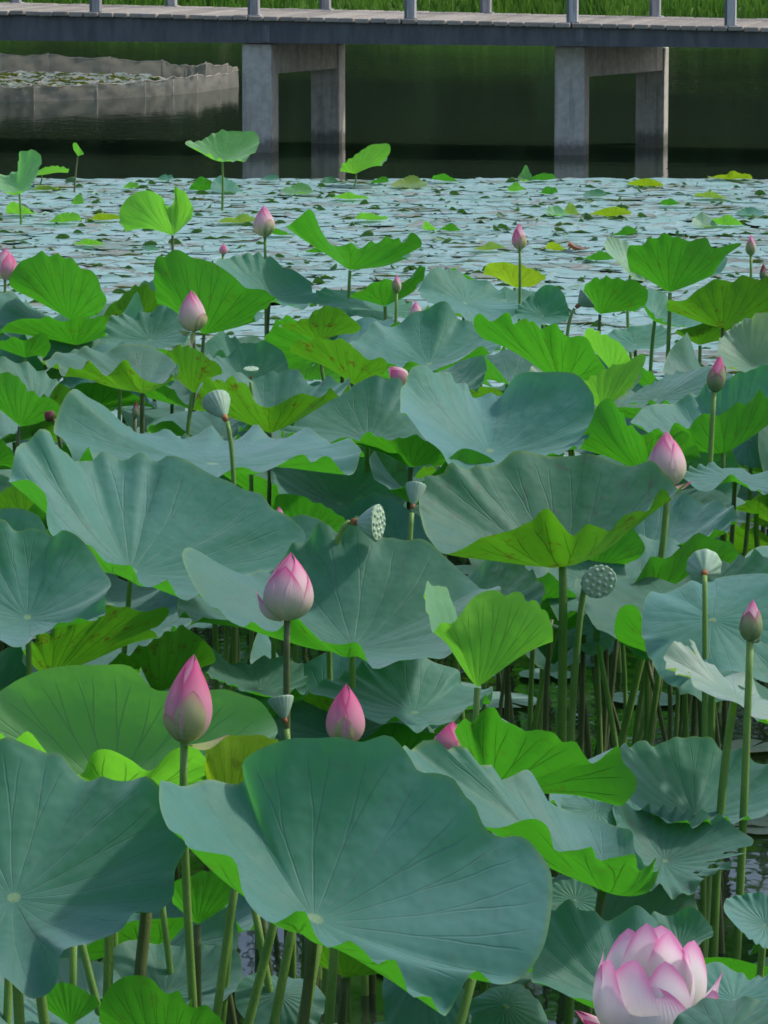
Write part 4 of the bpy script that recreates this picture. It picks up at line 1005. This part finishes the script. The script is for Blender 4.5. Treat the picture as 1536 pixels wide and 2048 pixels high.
# ------------------------------------------------------------------ the open flower
def open_flower():
    D = 6.05; A = at(1303, 2064, D); base = A + np.array([0.03, 0.02, 0]); base[2] = -0.12
    e = thing('lotus_flower', (base[0], base[1], 0), 'large open lotus flower, pale pink petals with deeper pink tips', 'flower')
    u = D / F
    R3 = frame_for(np.array([0.04, -0.10, 1.0]))
    spec = [  # azimuth, length px, width px, e0, e1, cup
        (266, 142, 150, 16, 112, .50), (205, 186, 128, 18, 106, .50), (322, 168, 120, 12, 80, .50), (175, 190, 120, 26, 100, .50), (352, 176, 104, 22, 78, .48),
        (232, 180, 120, 30, 112, .50), (130, 196, 120, 36, 104, .50), (80, 196, 118, 40, 102, .50), (35, 184, 112, 34, 96, .50),
        (285, 170, 100, 38, 116, .50), (110, 200, 90, 52, 106, .45), (10, 172, 90, 46, 104, .45), (60, 186, 86, 54, 106, .45)]
    for az, ln, wd, e0, e1, c in spec:
        V, Fc, uv = spoon_petal(ln * u * 1.12, wd * u * 1.18, math.radians(e0), math.radians(e1), c, r0=0.010, nu=14, nv=18, pointy=0.62)
        mesh_obj('petal', rotz(V, math.radians(az)) @ R3.T + A, Fc, M['petal_open'], e, uv=uv)
    V = []; Fc = []                     # receptacle
    n = 20
    for q, z in ((0.35, 0), (0.8, 0.6), (1.0, 1.0), (0.0, 1.02)):
        for k in range(n): V.append((0.022 * q * math.cos(2 * PI * k / n), 0.022 * q * math.sin(2 * PI * k / n), 0.045 * z))
    for j in range(3):
        for k in range(n): Fc.append((j * n + k, j * n + (k + 1) % n, (j + 1) * n + (k + 1) % n, (j + 1) * n + k))
    mesh_obj('receptacle', np.array(V) @ R3.T + A, Fc, M['pod'], e)
    stem_to(e, A + np.array([0, 0, 0.004]), base, 0.0085, M['stem'], 77)
open_flower()

# ------------------------------------------------------------------ seed pods
pod('whitish ribbed round seed pod tilted away beside the scalloped speckled leaf', (449, 834), (431, 800), 58, D=10.5, ddepth=0.045, stem=14, seeds=False)
pod('small green seed pod facing up inside the dark trumpet leaf', (502, 752), (502, 737), 30, D=11.9, ddepth=-0.008, stem=-2)
pod('seed pod lying sideways, its pitted face turned to one side', (715, 1044), (757, 1046), 72, D=9.15, ddepth=-0.02, stem=-35)
pod('pale goblet-shaped seed pod with red-brown collar standing upright', (826, 1010), (832, 970), 40, D=9.4, ddepth=0.02, stem=-12, seeds=False)
pod('nodding green seed pod showing its round pitted face', (1185, 1150), (1198, 1164), 72, D=9.45, ddepth=-0.045, stem=-52, srad=0.0085)
pod('round pod seen from its ribbed underside over the drooping cape leaf', (1409, 1146), (1408, 1132), 72, D=9.0, ddepth=0.04, stem=6, seeds=False, ribs=10)
pod('pale green goblet pod with withered stamens behind the huge leaf', (569, 1438), (561, 1396), 52, D=7.75, ddepth=0.01, stem=12, seeds=False)
pod('bluish ribbed pod tilted on its stalk over the raft gap', (1158, 610), (1176, 596), 44, D=14.3, ddepth=0.0, stem=10, seeds=False)
# ------------------------------------------------------------------ lower storey of the stand
HERO_ZONES = [(990, 1320, 1300, 1490), (1280, 1360, 1480, 1480), (470, 1860, 700, 2048), (1150, 1380, 1400, 1520), (1270, 1740, 1540, 1850), (1130, 640, 1420, 720)]
def random_leaf(x, y, h, R, r, label, group, mat):
    A = np.array([x, y, h]); n = 14; C = []
    a0, a1, a2, a3 = r.uniform(0, 6.28, 4)
    mean = math.radians(r.uniform(2, 22)); t1 = math.radians(r.uniform(0, 22)); t2 = math.radians(r.uniform(4, 24)); t3 = math.radians(r.uniform(0, 12))
    for k in range(n):
        a = 2 * PI * k / n
        el = mean + t1 * math.cos(a - a1) + t2 * math.cos(2 * (a - a2)) + t3 * math.cos(3 * (a - a3))
        q = R * (1 + 0.06 * math.cos(2 * (a - a0)))
        C.append(A + q * np.array([math.cos(a) * math.cos(el), math.sin(a) * math.cos(el), math.sin(el)]))
    make_leaf(label, A, C, mat, group, None, ruffle=0.025, wave=0.02)
import re
def low_label(x, y, mat):
    d, lab = min(((x - a) ** 2 + (y - c) ** 2, t) for a, c, t in HEROES)
    s = re.split(r', | with | behind | beside | on | below | under | above | near | over | beneath | rising | lying | standing | among | at | sloping | hanging | spread| tilted | held | seen | in ', lab)[0]
    col = {'leaf': 'blue-green', 'old': 'speckled', 'young': 'light green'}[str(mat)]
    return ' '.join(('low shaded %s leaf tucked in under the %s' % (col, s)).split()[:16])
def fill():
    r = np.random.default_rng(21); placed = []
    tries = 0; cnt = 0
    while tries < 3000 and cnt < 250:
        tries += 1
        y = 5.9 + (16.6 - 5.9) * r.uniform() ** 0.75
        hw = 0.096 * y + 0.75
        x = r.uniform(-hw, hw)
        if any((x - a) ** 2 + (y - c) ** 2 < 0.33 ** 2 for a, c in placed): continue
        outside = abs(x) > 0.096 * y + 0.30
        h = r.uniform(0.70, 0.95) if outside else (r.uniform(0.30, 0.55) if y < 8.2 else r.uniform(0.42, 0.74))
        px, py, D = project((x, y, h))
        if not outside and any(a - 90 < px < c + 90 and b - 30 < py < d + 60 for a, b, c, d in HERO_ZONES): continue
        placed.append((x, y)); cnt += 1
        mat = r.choice(['leaf', 'leaf', 'leaf', 'leaf', 'old'])
        if outside:
            random_leaf(x, y, h, r.uniform(0.24, 0.36), r, 'tall lotus leaf at the outskirts of the stand, beyond the described leaves', 'leaves at the outskirts of the lotus stand', mat)
        else:
            random_leaf(x, y, h, r.uniform(0.2, 0.29), r, low_label(x, y, mat), 'low leaves beneath the taller lotus leaves', mat)
fill()
# stalks whose leaves are out of sight, seen between the blades
def stalk(x0, y0, x1, y1, D, rad, label, group, mat='stem', rise=0):
    k0 = (x1 - x0) / (y1 - y0); x0 -= k0 * rise; y0 -= rise
    T = at(x0, y0, D); Q = at(x1, y1, D); d = Q - T; k = (T[2] + 0.12) / (T[2] - Q[2])
    B = T + d * k; n = 9; r = np.random.default_rng(int(x0 * 7 + y0)); off = r.normal(0, 0.02, 2)
    P = [T + (B - T) * t + np.array([off[0], off[1], 0]) * math.sin(PI * t) for t in np.linspace(0, 1, n)]
    v, f = tube(P, np.linspace(rad * 0.85, rad * 1.1, n), 9)
    o = mesh_obj('lotus_stalk', v, f, M[mat]); tag(o, label, 'stalk', group)
for q in ((12, 1940, 4, 2048, 6.75, .008), (70, 1930, 80, 2048, 6.6, .010), (150, 1940, 152, 2048, 6.9, .008), (172, 1900, 215, 2048, 7.2, .008), (210, 1870, 193, 2048, 6.6, .0095), (298, 1800, 276, 2048, 6.6, .0115, 'stem_dark'),
          (100, 1900, 95, 2048, 7.3, .008, 'stem_dark'), (330, 1840, 352, 2000, 7.4, .007)):
    stalk(*q[:6], 'bare green stalk standing under the large dark shaded leaf', 'stalks under the large dark leaf', *(q[6:] or ('stem',)), rise=110)
for q in ((476, 1760, 448, 2048, 6.9, .0085), (556, 1815, 498, 2048, 6.7, .009), (512, 1840, 545, 2048, 7.1, .008), (596, 1820, 562, 2048, 6.8, .009), (520, 1850, 522, 2048, 7.5, .007, 'stem_dark'), (632, 1860, 585, 2048, 6.55, .0115),
          (668, 1880, 652, 2048, 6.9, .0095), (645, 1880, 640, 2048, 7.2, .008, 'stem_dark'), (945, 1940, 912, 2048, 6.5, .009), (615, 1860, 618, 2048, 7.3, .008, 'stem_dark')):
    stalk(*q[:6], 'bare green stalk standing under the huge tilted leaf', 'stalks under the huge tilted leaf', *(q[6:] or ('stem',)), rise=75)
def gap_stalks():
    r = np.random.default_rng(5)
    for k in range(30):
        x = r.uniform(1000, 1480); D = r.uniform(9.7, 11.2); dx = r.normal(0, 22)
        stalk(x, r.uniform(1225, 1290) if x < 1290 else r.uniform(1290, 1340), x + dx, 1450, D, r.uniform(.006, .009), 'thin stalk in the dark watery gap beyond the half furled young leaf', 'stalks in the dark gap', 'stem' if r.uniform() < .3 else 'stem_dark')
gap_stalks()

# ------------------------------------------------------------------ the raft of floating lily pads
RAFT_FAR = lambda px: 346 + px * 0.0078
def raft():
    r = np.random.default_rng(11)
    meshes = []
    for k in range(12):
        V, Fc, uv = pad_mesh(100 + k, nphi=18, curl=[0, 0, 0, 1, 0, 2, 0, 1, 0, 0, 1, 2][k])
        for mt in ('pad', 'pad', 'pad_olive')[:2 + (k % 3 == 0)]:
            pass
        me = mesh_obj('lily_pad', V, Fc, M['pad_olive' if k % 6 == 5 else 'pad'], None, uv=uv, link=False).data
        meshes.append((V, Fc, uv, me, k % 6 == 5))
    items = []
    d_far = 33.6
    for _ in range(10800):
        y = 15.0 + (d_far - 15.0) * r.uniform() ** 0.85
        hw = 0.096 * y + 2.3; x = r.uniform(-hw, hw)
        px, py, D = project((x, y, 0))
        lim = RAFT_FAR(px) + 1.6 * math.sin(px * 0.021) + 1.2 * math.sin(px * 0.07)
        if py < lim: continue
        items.append((x, y, r.uniform(0.09, 0.20), px, py, D))
    for _ in range(80):                       # a few pads on the open water under the stand
        y = r.uniform(6.5, 15.0); hw = 0.096 * y + 0.6
        x = r.uniform(-hw, hw); px, py, D = project((x, y, 0)); items.append((x, y, r.uniform(0.06, 0.14), px, py, D))
    def vis(it):
        x, y, R, px, py, D = it
        ok = -20 < px < 1556 and ((py < 560) or (1130 < px < 1440 and py < 740))
        return (R / D) ** 2 * (H / D) if ok else 0
    items.sort(key=vis, reverse=True)
    stuff = {False: ([], [], []), True: ([], [], [])}
    z = 0.0
    for k, (x, y, R, px, py, D) in enumerate(items):
        V, Fc, uv, me, olive = meshes[r.integers(0, 12)]
        a = r.uniform(0, 2 * PI); tl = r.normal(0, 0.012, 2); z0 = 0.005 + 0.008 * r.uniform()
        Mx = Matrix.Translation((x, y, z0)) @ Matrix.Rotation(tl[0], 4, 'X') @ Matrix.Rotation(tl[1], 4, 'Y') @ Matrix.Rotation(a, 4, 'Z') @ Matrix.Diagonal((R, R * r.uniform(.85, 1), R, 1))
        if k < 300 and vis(items[k]) > 0:
            o = bpy.data.objects.new('lily_pad', me); COL.objects.link(o); o.matrix_world = Mx
            tag(o, 'small floating lily pad in the dense grey-green raft on the pond', 'lily pad', 'lily pads of the raft')
        else:
            sv, sf, su = stuff[olive]
            n0 = len(sv); A = np.array(Mx)
            sv.extend((V @ A[:3, :3].T) + A[:3, 3]); sf.extend([tuple(c + n0 for c in f) for f in Fc]); su.extend(uv)
    o = mesh_obj('lily_pads', stuff[False][0], stuff[False][1], M['pad'], None, uv=stuff[False][2])
    tag(o, 'dense raft of overlapping grey-green lily pads reaching the open water', 'lily pads', kind='stuff')
    o = mesh_obj('olive_lily_pads', stuff[True][0], stuff[True][1], M['pad_olive'], None, uv=stuff[True][2])
    tag(o, 'scattered browning olive lily pads within the grey-green raft', 'lily pads', kind='stuff')
    # half rolled young pads that stick up like dark green beads
    lv, lf, lu = [], [], []
    lm = [lump_mesh(40 + k) for k in range(6)]
    for _ in range(1150):
        y = 17.0 + (33.4 - 17.0) * r.uniform() ** 0.9; hw = 0.096 * y + 0.8; x = r.uniform(-hw, hw)
        px, py, D = project((x, y, 0))
        if py < RAFT_FAR(px) + 2: continue
        V, Fc, uv = lm[r.integers(0, 6)]; s = 0.012 + 0.045 * r.uniform() ** 1.8; a = r.normal(0, 1.2)
        A = np.array(Matrix.Rotation(a, 3, 'Z')); n0 = len(lv)
        lv.extend((V * np.array([s, s, s * r.uniform(.35, 1.1)])) @ A.T + np.array([x, y, 0.015])); lf.extend([tuple(c + n0 for c in f) for f in Fc]); lu.extend(uv)
    o = mesh_obj('rolled_pads', lv, lf, M['bead'], None, uv=lu)
    tag(o, 'little half rolled green pads dotting the raft', 'lily pads', kind='stuff')
raft()
RAFT_LEAVES = [(595, 386, 72, 18, 'young'), (820, 372, 76, 16, 'yellow'), (700, 398, 74, 14, 'young'), (1462, 358, 92, 14, 'yellow'), (1290, 372, 74, 16, 'yellow'),
    (1425, 396, 84, 14, 'pale'), (1222, 432, 88, 20, 'yellow'), (742, 440, 66, 16, 'young'), (1112, 430, 46, 18, 'young'), (1142, 428, 30, 22, 'pale'), (40, 428, 66, 24, 'young'),
    (130, 444, 74, 20, 'young'), (212, 440, 70, 14, 'yellow'), (405, 380, 56, 26, 'leaf'), (452, 382, 70, 26, 'leaf'), (155, 408, 28, 18, 'young'), (1050, 360, 30, 26, 'young'), (1085, 360, 60, 14, 'leaf'),
    (1030, 382, 40, 14, 'young'), (1098, 388, 40, 16, 'leaf'), (262, 376, 34, 12, 'young'), (660, 366, 36, 12, 'leaf'), (890, 362, 60, 14, 'leaf'), (1190, 392, 50, 12, 'leaf'),
    (480, 445, 90, 14, 'pale'), (560, 470, 60, 16, 'leaf'), (980, 500, 70, 14, 'pale'), (1110, 500, 44, 18, 'yellow'), (1408, 452, 56, 22, 'pale'), (1450, 450, 70, 18, 'young'), (900, 462, 46, 16, 'leaf'), (860, 460, 34, 16, 'young'),
    (640, 505, 60, 14, 'leaf'), (180, 490, 64, 10, 'young'), (300, 500, 40, 8, 'leaf'), (90, 380, 60, 10, 'pale'), (330, 360, 40, 10, 'leaf'), (1250, 470, 60, 14, 'leaf'), (1340, 410, 44, 12, 'leaf'), (760, 366, 40, 12, 'leaf'),
    (920, 560, 70, 20, 'leaf'), (1200, 520, 60, 16, 'leaf'), (1480, 610, 60, 14, 'pale'), (1500, 430, 60, 12, 'leaf'), (540, 360, 40, 10, 'leaf')]
def raft_leaves():
    r = np.random.default_rng(33)
    lab = {'young': 'bright green upturned leaf lying on the raft of pads', 'yellow': 'olive-yellow upturned leaf lying on the raft of pads', 'pale': 'pale washed-out leaf lying on the raft of pads', 'leaf': 'blue-green upturned leaf lying on the raft of pads'}
    for px, py, w_, hh, mat in RAFT_LEAVES:
        D = depth_for(px, py, 0.03); A = at(px, py, D); R = w_ * D / F / 2; n = 12; C = []
        lift = hh * D / F
        tiltf = r.uniform(0.3, 1.0); a0 = r.uniform(-0.6, 0.6)
        side = -1 if r.uniform() < 0.65 else 1         # near or far rim raised
        for k in range(n):
            a = 2 * PI * k / n
            f_ = max(0, math.cos(a - (-PI / 2 if side < 0 else PI / 2) - a0)) ** 0.8
            z = lift * f_ * (0.8 + 0.4 * r.uniform()) + 0.012 * r.uniform()
            q = R * (1 - 0.45 * f_)
            C.append(A + np.array([q * math.cos(a) * (1 + .1 * f_), q * math.sin(a), z]))
        make_leaf(lab[mat], A, C, mat, {'young': 'bright green leaves on the raft', 'yellow': 'olive leaves on the raft', 'pale': 'pale leaves on the raft', 'leaf': 'blue-green leaves on the raft'}[mat], None, name='floating_leaf', ruffle=0.015, wave=0.03)
raft_leaves()
# dead brown leaf and the weed patch inside the nets
def dead_leaf():
    A = at(1150, 500, depth_for(1150, 500, 0.03))
    C = [A + np.array([q * 0.001 * 17, yy, z]) for q, yy, z in ((-3, 0.02, 0.03), (-2, 0.1, 0.05), (0, 0.12, 0.03), (3, 0.06, 0.02), (6, 0.02, 0.015), (3, -0.06, 0.015), (0, -0.08, 0.03), (-2, -0.05, 0.05))]
    M['dead'] = leaf_material('dead_leaf', (0.12, 0.06, 0.035), (0.2, 0.11, 0.06), (0.12, 0.06, 0.03), (0.2, 0.09, 0.03), 0.2)
    make_leaf('curled dead brown leaf on the raft near the slim pink bud', A, C, 'dead', None, None, name='dead_leaf')
dead_leaf()
def weed_patch():
    r = np.random.default_rng(8); V0, F0, U0 = pad_mesh(300, 2); lv, lf, lu = [], [], []
    for _ in range(1500):
        px = r.uniform(-620, 330); t = r.uniform(); py = 143 + t * 34 - max(0, px) * 0.022 * (t * 1.6) + max(0, px) * 0.02
        if px > 250 and r.uniform() < (px - 250) / 80: continue
        D = depth_for(px, py, 0.02); p = at(px, py, D); s = r.uniform(0.05, 0.12)
        A = np.array(Matrix.Rotation(r.uniform(0, 6.28), 3, 'Z') @ Matrix.Rotation(r.normal(0, .12), 3, 'X')); n0 = len(lv)
        lv.extend((V0 * np.array([s, s, s * 1.3])) @ A.T + p); lf.extend([tuple(c + n0 for c in f) for f in F0]); lu.extend(U0)
    o = mesh_obj('water_weed', lv, lf, M['pad_olive'], None, uv=lu)
    tag(o, 'patch of brownish floating weed between the two net fences', 'water weed', kind='stuff')
weed_patch()
